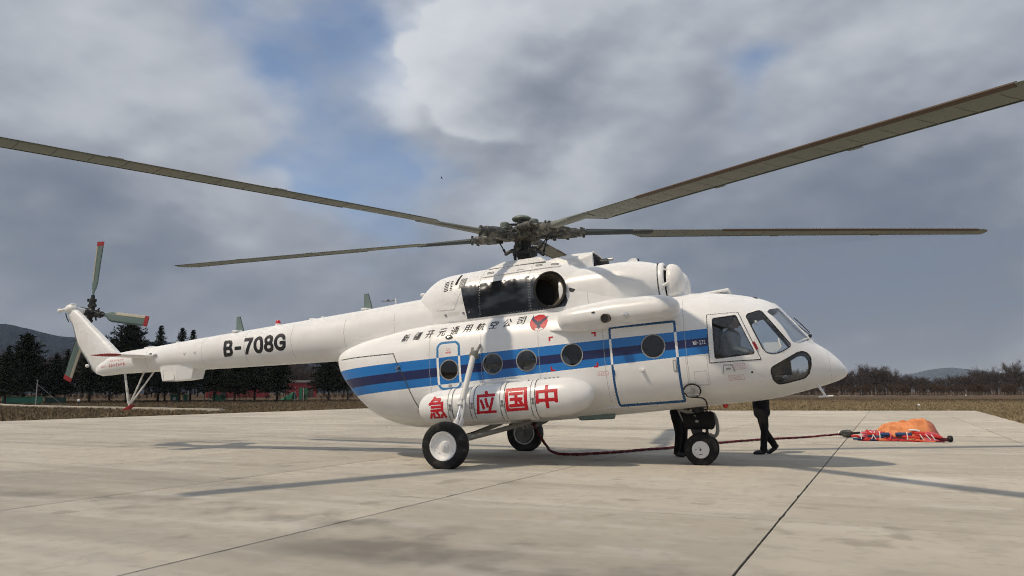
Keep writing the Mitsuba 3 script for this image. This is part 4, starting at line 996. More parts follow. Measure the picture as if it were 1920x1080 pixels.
for k in range(5):
    key = nextkey(H + 'rotor_blade')
    spar = lambda r: np.array([(.13 * min(1, .55 + (r - 1.3) * .6), .0), (.09, .040), (0, .046), (-.07, .034), (-.10, .0), (-.07, -.034), (0, -.046), (.09, -.040)]) * [1, np.interp(r, [1.3, 2.6], [1.25, .8])]
    put(key + '__root_spar', sweep(k, np.linspace(1.30, 2.75, 14), spar), 'blade_olive' if k in (3, 4) else 'blade_root_dark', 40, local=False)
    te = lambda r: np.interp(r, [2.30, 2.62], [-.12, -.39]) if k in (0, 3, 4) else np.interp(r, [2.45, 2.52], [-.12, -.39])
    R0 = 2.30 if k in (0, 3, 4) else 2.45
    Rs = np.r_[np.linspace(R0, 2.7, 6), np.linspace(3.0, 10.2, 40), 10.35, 10.47, 10.56, 10.62, 10.645]
    tip = lambda r: np.interp(r, [10.3, 10.47, 10.56, 10.62, 10.645], [0, .02, .07, .16, .26])
    put(key + '__panel', sweep(k, Rs, lambda r: section(.13 - tip(r), te(r), .052)), 'blade_olive', 40, local=False)
    put(key + '__leading_strip', sweep(k, np.linspace(4.3, 10.3, 40), lambda r: np.array([(.134, 0), (.125, .017), (.085, .0305), (.084, .026), (.11, .0), (.084, -.021), (.085, -.0255), (.125, -.013)])), 'blade_edge_brown', 40, local=False)
    for r in np.linspace(3.1, 10.1, 17):
        put(key + '__pocket_joint', sweep(k, [r - .008, r + .008], lambda q: section(.10, -.388, .0545)), 'blade_joint', 40, local=False)
    for r in (5.6, 8.0):
        put(key + '__trim_tab', sweep(k, [r, r + .2], lambda q: np.array([(-.385, .004), (-.43, .003), (-.43, -.001), (-.385, -.002)])), 'blade_olive', False, local=False)

hub = np.array([HX, 0, HZ])
HB = 'helicopter__rotor_head__'
put(HB + 'mast', tube([(HX + .01, 0, 4.0), (HX, 0, 4.60)], [.13, .12], 24), 'hub_dark', local=False)
put(HB + 'body', lathe([(-.16, .001), (-.16, .20), (-.12, .30), (-.06, .33), (.06, .33), (.12, .30), (.18, .20), (.20, .12), (.20, .001)], hub, (0, 0, 1), 40), 'hub_metal', 30, local=False)
put(HB + 'cap', lathe([(.20, .001), (.20, .09), (.28, .10), (.30, .19), (.335, .215), (.36, .205), (.395, .15), (.41, .10), (.415, .001)], hub + [-.07, 0, 0], (0, .02, 1), 40), 'hub_green', 35, local=False)
put(HB + 'cap_arms', cat(*[bar(hub + [-.07, 0, .23], hub + [.42 * math.cos(a) - .05, .42 * math.sin(a), .20], .035, .05) for a in np.radians(AZ0 + 36 + 72 * np.arange(5))]), 'hub_dark', 20, local=False)
for k in range(5):
    a = math.radians(AZ0 + 72 * k)
    er, el = np.array([math.cos(a), math.sin(a), 0]), np.array([math.sin(a), -math.cos(a), 0]); uz = np.array([0, 0, 1.])
    B = np.stack([er, np.cross(uz, er), uz], 1)
    P = lambda r, l=0, z=0: rotor_pt(k, r) * 0 + hub + er * r + el * l + uz * (z + float(rotor_pt(k, r)[2]) - HZ)
    key = nextkey(HB + 'arm')
    arm = cat(cbox((.34, .15, .20), .03, P(.36), B), tube([P(.47, -.17), P(.47, .17)], .075, 16), cbox((.20, .24, .13), .03, P(.58), B),
              lathe([(0, .001), (0, .105), (.05, .125), (.26, .125), (.30, .11), (.44, .105), (.46, .085), (.55, .085), (.56, .001)], P(.66), rotor_pt(k, 1.3) - rotor_pt(k, .9), 24),
              tube([P(.60, 0, .10), P(.60, 0, -.12)], .065, 14), cbox((.16, .19, .10), .02, P(1.22), B), tube([P(1.20, .055, .10), P(1.20, .055, -.10)], .028, 10), tube([P(1.27, -.055, .10), P(1.27, -.055, -.10)], .028, 10),
              cbox((.18, .10, .07), .015, P(1.36), B))
    for q in range(9):
        g = np.random.default_rng(100 + 10 * k + q)
        arm = cat(arm, cbox((g.uniform(.03, .08), g.uniform(.03, .07), g.uniform(.03, .07)), .008, P(g.uniform(.4, 1.1), g.uniform(-.13, .13), g.uniform(-.15, .13)), B))
    put(key, arm, 'hub_metal', 28, local=False)
    put(nextkey(HB + 'oil_pot'), cat(lathe([(0, .001), (0, .085), (.02, .095), (.10, .095), (.125, .07), (.135, .001)], P(.53, .05, .12), uz, 20), cbox((.20, .14, .04), .012, P(.53, .02, .11), B)), 'hub_green', 30, local=False)
    put(nextkey(HB + 'damper'), cat(tube([P(.30, .26, .10), P(.74, .20, .10)], .062, 16), tube([P(.70, .205, .10), P(.92, .16, .06)], .026, 10), ell(P(.30, .26, .10), (.075, .075, .07), 2), tube([P(.42, .24, .16), P(.62, .22, .16)], .022, 8)), 'hub_metal', 30, local=False)
    lt = P(.52, -.30, -.05); lb = np.array([HX, 0, 4.235]) + er * .40 - el * .10
    put(nextkey(HB + 'pitch_link'), cat(tube([lb, lb + (lt - lb) * .28], [.020, .028], 10), tube([lb + (lt - lb) * .25, lt], .014, 8), ell(lb, (.04, .04, .035), 2), ell(lt, (.045, .045, .04), 2), bar(lt, P(.66, -.04, -.02), .05, .06, .01)), 'hub_dark', 30, local=False)
    put(nextkey(HB + 'swashplate_arm'), cat(tube(smooth_path([np.array([HX, 0, 4.27]) + er * .14, np.array([HX, 0, 4.30]) + er * .25 - el * .05, lb], 8), [.055, .055, .05, .05, .045, .04, .04, .038], 12)), 'hub_metal', 30, local=False)
put(HB + 'swashplate', cat(lathe([(-.06, .001), (-.06, .20), (-.03, .26), (.03, .26), (.06, .20), (.09, .16), (.09, .001)], (HX, 0, 4.22), (0, 0, 1), 32), lathe([(0, .001), (0, .15), (.08, .17), (.08, .001)], (HX, 0, 4.09), (0, 0, 1), 28), tube([(HX - .16, -.15, 4.05), (HX - .18, -.17, 4.22)], .03, 10), tube([(HX + .16, -.17, 4.05), (HX + .20, -.19, 4.25)], .03, 10)), 'hub_dark', 30, local=False)
put(HB + 'drive_bracket', cat(bar((HX - .08, -.18, 4.52), (HX - .07, -.24, 4.28), .10, .06, .015), bar((HX - .08, -.26, 4.56), (HX - .08, -.27, 4.32), .05, .05, .012), ell((HX - .08, -.26, 4.57), (.05, .05, .05), 2)), 'hub_metal', 30, local=False)

# ---------------- tail rotor, on the far (left) side of the fin tip
TR = np.array([-12.36, .50, 4.39])
TB = 'helicopter__tail_rotor_head__'
put(H + 'tail_gearbox', cat(ell((-12.50, 0, 4.47), (.17, .13, .12), 3), lathe([(0, .001), (0, .10), (.20, .085), (.34, .07), (.34, .001)], (-12.44, .0, 4.43), (.1, 1, -.02), 24), tube([(-12.52, -.02, 4.50), (-12.80, -.04, 4.455)], .035, 12), cbox((.12, .16, .05), .02, (-12.44, 0, 4.57))), 'plain_white', 35)
put(H + 'tail_gearbox__navigation_lamp', ell((-12.85, -.04, 4.455), (.065, .055, .055), 2), 'plain_white', 40)
put(H + 'tail_gearbox__hose', tube(smooth_path([(-12.62, -.06, 4.36), (-12.56, -.08, 4.24), (-12.48, -.09, 4.12)], 10), .015, 6), 'black_paint')
put(H + 'tail_gearbox__control', cat(tube([(-12.42, .16, 4.52), (-12.40, .40, 4.50)], .02, 8), tube([(-12.46, .2, 4.36), (-12.40, .42, 4.32)], .03, 8), cbox((.08, .10, .14), .015, (-12.42, .28, 4.44))), 'steel', 30)
put(TB + 'shaft', lathe([(-.22, .001), (-.22, .075), (-.10, .085), (-.08, .12), (.04, .12), (.06, .09), (.12, .07), (.12, .001)], TR, (0, 1, 0), 28), 'hub_dark', 30)
put(TB + 'spider', cat(lathe([(.08, .001), (.08, .06), (.16, .05), (.18, .001)], TR, (0, 1, 0), 20), *[bar(TR + [0, .12, 0], TR + [.20 * math.cos(t), .12, .20 * math.sin(t)], .03, .04) for t in np.radians((40, 160, 280))]), 'hub_metal', 30)
for ang, out in ((84.5, .02), (-12.0, -.02), (242.5, .02)):
    a = math.radians(ang); er, et = np.array([math.cos(a), 0, math.sin(a)]), np.array([-math.sin(a), 0, math.cos(a)]); ey = np.array([0, 1., 0])
    B = np.stack([er, et, ey], 1)
    er2 = unit(er + ey * out)
    g = np.random.default_rng(int(ang) + 300)
    put(nextkey(TB + 'grip'), cat(cbox((.20, .13, .12), .02, TR + er * .14, B), tube([TR + er * .20 - et * .10, TR + er * .20 + et * .10], .055, 14), lathe([(0, .001), (0, .07), (.02, .08), (.16, .08), (.18, .05), (.26, .045), (.26, .001)], TR + er * .22, er2, 20),
        *[cbox((g.uniform(.03, .09), g.uniform(.03, .06), g.uniform(.03, .06)), .008, TR + er * g.uniform(.08, .38) + et * g.uniform(-.11, .11) + ey * g.uniform(-.07, .07), B) for _ in range(8)]), 'hub_dark', 28)
    key = nextkey(H + 'tail_rotor_blade')
    C = lambda r: TR + er2 * r + ey * (.05 * ((r - .4) / 1.55) ** 2)
    le, te = -1.0, 1.0       # the pale leading edge lies clockwise
    chord = lambda r: (np.interp(r, [.42, .56, .62, .74, 1.98], [.05, .05, .09, .105, .115]), np.interp(r, [.42, .56, .66, .80, 1.98], [.05, .05, .13, .170, .160]))
    tw = lambda r: math.radians(np.interp(r, [.4, 1.98], [16, 4]))

    def ring(r, q):
        c1, c2 = chord(r); d, n = et * math.cos(tw(r)) + ey * math.sin(tw(r)), ey * math.cos(tw(r)) - et * math.sin(tw(r))
        s = section(c1, -c2, .026 if r > .6 else .04, 9)
        return C(r) + s[:, :1] * d * (1 if ang != 242.5 else 1) + s[:, 1:] * n

    def strip(r):
        c1, c2 = chord(r); d, n = et * math.cos(tw(r)) + ey * math.sin(tw(r)), ey * math.cos(tw(r)) - et * math.sin(tw(r))
        s = np.array([(c1 + .003, 0), (c1 - .01, .011), (c1 - .07, .0205), (c1 - .07, .015), (c1 - .02, 0), (c1 - .07, -.0125), (c1 - .07, -.018), (c1 - .01, -.009)])
        return C(r) + s[:, :1] * d + s[:, 1:] * n
    put(key + '__panel', rings_mesh(np.array([ring(r, 0) for r in np.linspace(.42, 1.83, 26)])), 'tail_blade_green', 40)
    put(key + '__leading_strip', rings_mesh(np.array([strip(r) for r in np.linspace(.85, 1.83, 12)])), 'tail_blade_edge', 40)
    put(key + '__tip', rings_mesh(np.array([ring(r, 0) for r in np.linspace(1.83, 1.95, 6)])), 'red_paint', 40)


# ------------------------------------------------------------------ ground, apron, fields
def gz(x, y):
    """height of the field around the apron: it rises gently away from it, more to the left"""
    x, y = np.asarray(x, float), np.asarray(y, float); d = np.hypot(x, y - 5); az = np.degrees(np.arctan2(y, x))
    wl = np.clip((az - 100) / 25, 0, 1) * np.clip((200 - az) / 25, 0, 1)
    r = np.clip(d - 82, 0, 95)
    return -.03 + r * (.0115 * wl + .0030 * (1 - wl))


rad = np.r_[0, 20, 40, 50, 60, 70, 80, 85, 90, 95, 100, 110, 120, 130, 145, 160, 180, 220, 300, 500, 900, 1800, 4000, 8000]
na = 144; A = np.arange(na) * 2 * np.pi / na
V = np.array([(r * math.cos(a), r * math.sin(a) + 5) for r in rad for a in A]); V = np.column_stack([V, gz(V[:, 0], V[:, 1])])
F = [(i * na + j, (i + 1) * na + j, (i + 1) * na + (j + 1) % na) for i in range(len(rad) - 1) for j in range(na)] + [(i * na + j, (i + 1) * na + (j + 1) % na, i * na + (j + 1) % na) for i in range(len(rad) - 1) for j in range(na)]
put('ground', trimesh.Trimesh(V, F, process=False), 'dry_field', True, local=False, label='dry brown grass field round the concrete apron', kind='structure')

labels['apron'] = {'label': 'pale concrete apron of large square slabs', 'kind': 'structure'}
APRON = Polygon([(-37.2, -34.0), (-32.0, 13.1), (-29.6, 44.2), (.6, 42.8), (16.9, 45.6), (13.95, 22.0), (11.1, -4.0), (8.0, -34.0)])
uv_of = lambda g: affinity.affine_transform(g, [EU[0], EU[1], EV[0], EV[1], 0, 0])
xy_of = lambda g: affinity.affine_transform(g, [EU[0], EV[0], EU[1], EV[1], 0, 0])
AUV = uv_of(APRON)
put('apron__joint_filler', trimesh.creation.extrude_polygon(APRON.buffer(-.02), .08, engine='earcut').apply_translation([0, 0, -.094]), 'joint_dark', False, local=False)
cells = []
u0, v0, u1, v1 = AUV.bounds
for i in range(int(math.floor((u0 - U0) / SLAB_U)), int(math.ceil((u1 - U0) / SLAB_U))):
    for j in range(int(math.floor((v0 - V0) / SLAB_V)), int(math.ceil((v1 - V0) / SLAB_V))):
        a, b = U0 + i * SLAB_U, V0 + j * SLAB_V
        near = abs(a + 5) < 22 and abs(b) < 16
        g = np.random.default_rng(1000 + 97 * i + j)
        ju, jv = .0040, .0095
        c = [(a + ju, b + jv), (a + SLAB_U - ju, b + jv), (a + SLAB_U - ju, b + SLAB_V - jv), (a + ju, b + SLAB_V - jv)]
        if near:
            out = []
            for q in range(4):
                p, r = np.array(c[q]), np.array(c[(q + 1) % 4]); n = 34 if q in (0, 2) else 10
                cen = np.array([a + SLAB_U / 2, b + SLAB_V / 2])
                for t in np.arange(n) / n:
                    w = p + (r - p) * t; jj = g.uniform(0, .004) + (g.uniform(.004, .02) if g.random() < .06 else 0)
                    out.append(tuple(w - (np.array([0, np.sign((w - cen)[1])]) if q in (0, 2) else np.array([np.sign((w - cen)[0]), 0])) * jj * (1 if t > 0 else 0)))
            c = out
        s = Polygon(c).buffer(0).intersection(AUV)
        if s.is_empty or s.area < .2:
            continue
        s = xy_of(s)
        for q in getattr(s, 'geoms', [s]):
            m = trimesh.creation.extrude_polygon(q, .12, engine='earcut').apply_translation([0, 0, -.12])
            put('apron__slab', m, 'concrete', False, local=False)


def strip_on_ground(pts, w, h=.03, lift=.02):
    P = smooth_path([(*p, 0) for p in pts], 30)[:, :2]; t = np.gradient(P, axis=0); t /= np.linalg.norm(t, axis=1, keepdims=True); nrm = np.stack([-t[:, 1], t[:, 0]], -1)
    R = []
    for p, n in zip(P, nrm):
        q0, q1 = p - n * w / 2, p + n * w / 2
        R.append([(*q0, gz(*q0) - .1), (*q1, gz(*q1) - .1), (*q1, gz(*q1) + h + lift), (*q0, gz(*q0) + h + lift)])
    return rings_mesh(np.array(R))


put('kerb_strip', strip_on_ground([(-100, 55.5), (-75.9, 46.8), (-61.1, 40.8), (-47.2, 36.2), (-33.6, 31.2)], .5, .22), 'pale_concrete', False, local=False, label='thin pale concrete kerb strip in the grass behind the tail', kind='structure')
put('far_road', strip_on_ground([(-40, 178), (-10, 184), (8, 187), (24, 188)], 1.2, .06), 'pale_concrete', False, local=False, label='thin pale far road behind the grass on the right', kind='structure')
put('far_road', strip_on_ground([(25, 188), (52, 189), (75, 192), (110, 198), (160, 205)], .5, .02), 'pale_concrete', False, local=False, label='faint continuation of the far road on the right edge', kind='structure')

# tussocks of dry grass along the apron's edges and in the field behind
bl = []
g = np.random.default_rng(3)


def tussocks(n, sampler, hgt, wid):
    P = sampler(n); ok = ~shapely.contains_xy(APRON.buffer(.05), P[:, 0], P[:, 1]); P = P[ok]; n = len(P)
    out = []
    for q in range(3):
        a = g.uniform(0, 2 * np.pi, n); h = hgt * g.uniform(.5, 1.3, n); w = wid * g.uniform(.5, 1.2, n)
        base = np.column_stack([P[:, 0] + g.normal(0, wid, n), P[:, 1] + g.normal(0, wid, n), gz(P[:, 0], P[:, 1]) - .01])
        d = np.column_stack([np.cos(a), np.sin(a), 0 * a]); lean = np.column_stack([g.normal(0, .5, n) * h, g.normal(0, .5, n) * h, h])
        out.append(np.stack([base - d * w[:, None], base + d * w[:, None], base + lean], 1))
    return np.concatenate(out).reshape(-1, 3)


def edge_sampler(pts, spread):
    L = LineString(pts)

    def f(n):
        s = g.uniform(0, L.length, n); q = np.array([L.interpolate(x).coords[0] for x in s]); return q + g.normal(0, spread, (n, 2))
    return f


def polar(az0, az1, d0, d1):
    def f(n):
        a, d = np.radians(g.uniform(az0, az1, n)), np.sqrt(g.uniform(d0 ** 2, d1 ** 2, n)); return CAM[:2] + np.column_stack([np.cos(a), np.sin(a)]) * d[:, None]
    return f


bl.append(tussocks(9000, edge_sampler([(16.9, 45.6), (13.95, 22.0), (12.5, 8)], 1.6), .16, .05))
bl.append(tussocks(9000, edge_sampler([(-29.6, 44.2), (.6, 42.8), (16.9, 45.6)], 1.2), .18, .06))
bl.append(tussocks(7000, edge_sampler([(-33.4, 0), (-32.0, 13.1), (-29.6, 44.2)], 1.0), .15, .05))
bl.append(tussocks(26000, polar(70, 96, 38, 130), .20, .08))
bl.append(tussocks(26000, polar(112, 147, 45, 125), .20, .08))
bl.append(tussocks(8000, polar(86, 114, 58, 130), .22, .09))
V = np.concatenate(bl)
put('dry_grass', trimesh.Trimesh(V, np.arange(len(V)).reshape(-1, 3), process=False), 'dry_grass', False, local=False, label='tussocks of dry straw-coloured grass in the field', kind='stuff')


# ------------------------------------------------------------------ hills
def ridge(azs, hts, d, depth, seed, nr=26):
    az = np.linspace(azs[0], azs[-1], 150); h = PchipInterpolator(azs, hts)(az); R = []
    t = np.linspace(-1, 1, nr)
    V = []
    for i, (a, hh) in enumerate(zip(az, h)):
        e = np.array([math.cos(math.radians(a)), math.sin(math.radians(a))])
        for q in t:
            p = CAM[:2] + e * (d + depth * q)
            V.append((*p, hh * (math.cos(q * np.pi / 2) ** 1.2) - 6 * abs(q)))
    V = np.array(V); n = meshkit.fbm(np.column_stack([V[:, 0] / 300, V[:, 1] / 300, V[:, 2] * 0 + seed]), 5, seed) - .5
    V[:, 2] += n * np.clip(V[:, 2], 0, 1e9) * .20 + (meshkit.noise(V / 22, seed + 3) - .5) * 3 * (V[:, 2] > 20)
    F = [(i * nr + j, (i + 1) * nr + j, (i + 1) * nr + j + 1) for i in range(149) for j in range(nr - 1)] + [(i * nr + j, (i + 1) * nr + j + 1, i * nr + j + 1) for i in range(149) for j in range(nr - 1)]
    m = trimesh.Trimesh(V, F, process=False)
    return m if m.face_normals[:, 2].mean() > 0 else (m.invert() or m)


put('hill', ridge([96, 104, 112, 121, 126, 131.5, 134.8, 139.5, 140.6, 141.8, 142.8, 145, 150, 158], [9, 40, 62, 71, 75.5, 80, 81.5, 86, 90, 97, 100, 95, 80, 28], 1310, 520, 2), 'shaded_hill_forest', True, local=False, label='dark wooded hill on the left horizon', kind='structure')
put('hill', ridge([60, 66, 72, 77.5, 79, 80.2, 81.2, 82.2, 84, 88, 94], [90, 70, 80, 112, 136, 150, 141, 120, 100, 90, 40], 6000, 1600, 9), 'shaded_hill_forest', True, local=False, label='pale blue far hill in the gap of the right treeline', kind='structure')


# ------------------------------------------------------------------ trees
def conifer_meshes(seed, H=10.0, W=2.6, base=1.3, power=.85, branches=210, broad=False):
    g = np.random.default_rng(seed)
    trunk = tube(np.column_stack([np.cumsum(g.normal(0, .02, 9)), np.cumsum(g.normal(0, .02, 9)), np.linspace(-.4, H * .97, 9)]), np.linspace(.19, .02, 9), 8)
    limbs, tri = [], []
    side = g.uniform(.75, 1.2, 8)
    for b in range(branches):
        u = (b + g.uniform(0, 1)) / branches; z = base + (H - base) * u ** .92
        env = (1 - u) ** power if not broad else (math.sin(min(1, (1 - u) * 1.25 + .02) * np.pi * .5) ** .8)
        a = b * 2.39996 + g.normal(0, .35); env *= side[int((a % (2 * np.pi)) / (2 * np.pi) * 8) % 8] * g.uniform(.55, 1.12)
        L = W * env + .12; el = np.interp(u, [0, .5, 1], [-.08, .05, .65]) + g.normal(0, .1) + (.25 if broad else 0)
        d = np.array([math.cos(a) * math.cos(el), math.sin(a) * math.cos(el), math.sin(el)]); p0 = np.array([0, 0, z])
        if L > .5:
            limbs.append(tube([p0, p0 + d * L * .5 + [0, 0, -.03 * L], p0 + d * L * .95 + [0, 0, -.02 * L]], [.035, .022, .006], 4))
        n = max(3, int(L * 9))
        for q in range(n):
            s = (q + g.uniform(.2, 1)) / n
            if g.random() < .12:
                continue
            p = p0 + d * L * s + g.normal(0, .05 + .05 * L, 3) * [1, 1, .6] + [0, 0, -.06 * L * s * s]
            for _ in range(5):
                o = unit(d + g.normal(0, .75, 3) + [0, 0, .15]); l = g.uniform(.16, .38) * (1.15 if L > 1 else .8); wv = unit(np.cross(o, g.normal(0, 1, 3))) * g.uniform(.035, .075)
                tri += [p - wv - o * l * .3, p + wv - o * l * .3, p + o * l]
    V = np.array(tri)
    return trunk, cat(*limbs), trimesh.Trimesh(V, np.arange(len(V)).reshape(-1, 3), process=False)


protos = []
for sd, kw in ((1, dict(W=3.2, branches=260, base=1.9)), (2, dict(W=2.6, power=.95, branches=240, base=2.1)), (3, dict(W=3.6, power=.62, branches=290, base=2.0)), (4, dict(W=3.6, broad=True, branches=270, base=2.4)), (5, dict(W=2.1, power=.75, branches=200, base=1.9))):
    t, l, c = conifer_meshes(sd, **kw)
    protos.append((mikit.ply(t, 'bark', True), mikit.ply(l, 'bark', True), mikit.ply(c, 'needles', False)))
TREES = [(-82.5, 54.7, 8.48, 2, 'tall dark pine at the far left under the hill'), (-78.2, 49.0, 6.52, 0, 'lower dark pine cut by the left edge of the picture'), (-83.4, 50.4, 7.45, 0, None),
         (-84.3, 62.0, 7.0, 4, 'thin dark pine just right of the tail rotor lower blade'), (-78.0, 60.1, 7.6, 2, 'dense dark pine directly behind the tail fin'), (-82.3, 67.2, 8.6, 0, 'dark pine behind the tail fin, right of the densest one'),
         (-77.1, 65.3, 10.19, 3, 'broad round-topped dark pine above the stabiliser'), (-76.7, 70.0, 10.39, 4, 'narrow single-spired dark pine right of the round-topped one'),
         (-73.6, 68.0, 7.6, 0, 'short dark pine between two taller spires above the tail boom'), (-72.0, 68.9, 9.88, 1, 'left spire of the pointed pine pair above the tail boom'), (-75.0, 74.3, 10.1, 1, 'right spire of the pointed pine pair above the tail boom'),
         (-71.1, 75.0, 8.64, 2, 'dark pine under the tail boom, behind the guyed mast'), (-64.2, 70.4, 7.9, 0, 'dark pine under the registration lettering'), (-65.8, 76.7, 9.0, 2, 'dark pine with a bare stem under the middle of the boom'),
         (-61.1, 75.3, 8.7, 0, 'dark pine with a bare stem left of the green tarpaulin'), (-55.4, 79.1, 8.5, 2, 'dark pine right of the red building, near the rounded rear of the helicopter'), (-56.3, 85.6, 8.5, 1, 'dark pine just behind the rounded rear of the helicopter'),
         (-68.4, 71.4, 8.2, 1, 'dark pine above the second green container'), (-80.5, 57.2, 6.2, 0, 'low dark pine between the far left pine and the tail rotor'), (-75.2, 63.0, 7.2, 2, 'wide dark pine just behind the tail skid')]
g = np.random.default_rng(8)
for x, y, top, kind, lab in TREES:
    k = nextkey('pine_tree'); z0 = float(gz(x, y)); s = (top - z0) / 9.9
    M = T().translate([x, y, z0]).rotate([0, 0, 1], float(g.uniform(0, 360))).scale([s * g.uniform(.95, 1.1)] * 2 + [s])
    for nm, d in zip(('trunk', 'branches', 'crown'), protos[kind]):
        scene[k + '__' + nm] = {**d, 'to_world': M}
    labels[k] = {'label': lab or 'dark pine outside the left edge of the picture', 'category': 'tree', 'group': 'dark pines behind the tail'}


def bare_tree(seed, H=9.0, twigs=900):
    g = np.random.default_rng(seed); tri = []; tubes = [tube([(0, 0, -.5), (g.normal(0, .2), g.normal(0, .2), H * .45), (g.normal(0, .4), g.normal(0, .4), H * .8)], [.14, .09, .03], 5)]
    tips = []
    for b in range(16):
        z = H * g.uniform(.22, .75); a = g.uniform(0, 2 * np.pi); L = H * g.uniform(.18, .34); el = g.uniform(.5, 1.15)
        d = np.array([math.cos(a) * math.cos(el), math.sin(a) * math.cos(el), math.sin(el)]); p = np.array([0, 0, z]); tubes.append(tube([p, p + d * L * .6, p + d * L + [0, 0, .1 * L]], [.05, .03, .01], 3)); tips.append((p, d, L))
    for q in range(twigs):
        p, d, L = tips[g.integers(len(tips))]; s = p + d * L * g.uniform(.2, 1.0) + g.normal(0, .22, 3)
        o = unit(d * .5 + g.normal(0, .6, 3) + [0, 0, .7]); l = g.uniform(.5, 1.3); w = unit(np.cross(o, g.normal(0, 1, 3))) * g.uniform(.012, .035)
        tri += [s - w, s + w, s + o * l]
    V = np.array(tri)
    return cat(*tubes, trimesh.Trimesh(V, np.arange(len(V)).reshape(-1, 3), process=False))


bares = [bare_tree(s) for s in range(40, 45)]


def wood(n, az0, az1, d0, d1, hfun, seed, protos=None):
    g = np.random.default_rng(seed); out = []
    for i in range(n):
        az = g.uniform(az0, az1); d = g.uniform(d0, d1); p = CAM[:2] + d * np.array([math.cos(math.radians(az)), math.sin(math.radians(az))]); h = hfun(az, d) * g.uniform(.62, .98)
        m = bares[g.integers(len(bares))]; a = g.uniform(0, 2 * np.pi); c, s = math.cos(a), math.sin(a); k = h / 9.6
        v = m.vertices * [k * 1.15, k * 1.15, k]; v = np.column_stack([v[:, 0] * c - v[:, 1] * s, v[:, 0] * s + v[:, 1] * c, v[:, 2]]) + [*p, float(gz(*p))]
        out.append((v, m.faces))
    at = np.cumsum([0] + [len(v) for v, _ in out])
    return trimesh.Trimesh(np.vstack([v for v, _ in out]), np.vstack([f + a for (_, f), a in zip(out, at)]), process=False)


hr = PchipInterpolator([60, 70, 75.5, 76.9, 77.6, 78.6, 80.0, 81.4, 82.6, 83.6, 84.4, 85.4, 86.5, 88, 95, 110], [9, 9, 9.2, 10.6, 9.3, 8.8, 7.0, 6.4, 7.2, 9.2, 10.6, 10.0, 9.4, 9.4, 9, 8])
hl = PchipInterpolator([108, 118, 124, 128, 132, 134, 136, 138, 140, 143, 150], [8, 8.5, 9, 11.5, 12.8, 12, 11.8, 11.5, 11, 10.5, 10])
put('bare_wood', wood(540, 66, 100, 222, 292, lambda a, d: float(hr(a)) * .93 * d / 250, 5), 'bare_twigs', False, local=False, label='leafless grey-brown wood along the right horizon', kind='stuff')
put('bare_wood', wood(300, 112, 150, 150, 215, lambda a, d: float(hl(a)) * d / 190, 6), 'bare_twigs', False, local=False, label='leafless grey-brown wood behind the pines on the left', kind='stuff')
put('brush', wood(620, 66, 100, 196, 226, lambda a, d: 3.3, 7), 'brush_brown', False, local=False, label='low brown brush in front of the right wood', kind='stuff')
put('brush', wood(150, 112, 148, 112, 140, lambda a, d: 1.5, 9), 'brush_brown', False, local=False, label='low brown brush among the pines on the left', kind='stuff')


# ------------------------------------------------------------------ things in the far left field
def box_thing(key, p, q, depth, h, mat, lab, catg, group=None, lid=None):
    k = nextkey(key); p, q = np.array(p, float), np.array(q, float); t = unit(np.r_[q - p, 0]); n = np.array([-t[1], t[0], 0]); B = np.stack([t, n, [0, 0, 1]], 1); L = np.linalg.norm(q - p)
    c = np.r_[(p + q) / 2, 0] + n * depth / 2; z0 = float(gz(*c[:2]))
    put(k + '__body', cbox((L, depth, h), .03, c + [0, 0, z0 + h / 2], B), mat, False, local=False)
    put(k + '__lid', cbox((L + .08, depth + .08, .07), .02, c + [0, 0, z0 + h + .03], B), lid or mat, False, local=False)
    for x in np.linspace(-L / 2 + .1, L / 2 - .1, max(3, int(L / .5))):
        put(k + '__rib', cbox((.06, .05, h * .96), .01, c + t * x - n * (depth / 2 + .02) + [0, 0, z0 + h / 2], B), mat, False, local=False)
    labels[k] = {'label': lab, 'category': catg, **({'group': group} if group else {})}


box_thing('green_container', (-82.3, 51.8), (-79.75, 55.05), 1.2, .80, 'container_green', 'long low bright green container at the far left, behind two pine trunks', 'container')
box_thing('shaded_container_end', (-79.65, 55.2), (-78.2, 56.9), 1.2, .72, 'shade_and_post_green', 'shaded right end of the long green container, its shade put into the colour', 'container')  # shadowed part of the same long box, the shade painted as darker green
box_thing('green_container', (-75.5, 71.1), (-74.65, 71.9), .9, .95, 'container_green', 'small green container left of the boom box, nearly square', 'container')
put('green_container_001__sign', cbox((.42, .03, .42), .01, (-75.1, 71.42, float(gz(-75, 71.5)) + .42), np.stack([unit((.85, .8, 0)), unit((-.8, .85, 0)), [0, 0, 1]], 1)), 'white_print', False, local=False, label='pale square sheet on the green container')
box_thing('green_container', (-74.25, 72.2), (-73.85, 72.6), .5, .92, 'container_green', 'narrow green locker beside the small green container', 'container')
box_thing('green_container', (-70.9, 74.0), (-69.6, 75.2), .9, .85, 'container_green', 'green container beneath the middle of the tail boom, at the foot of the guyed mast', 'container')


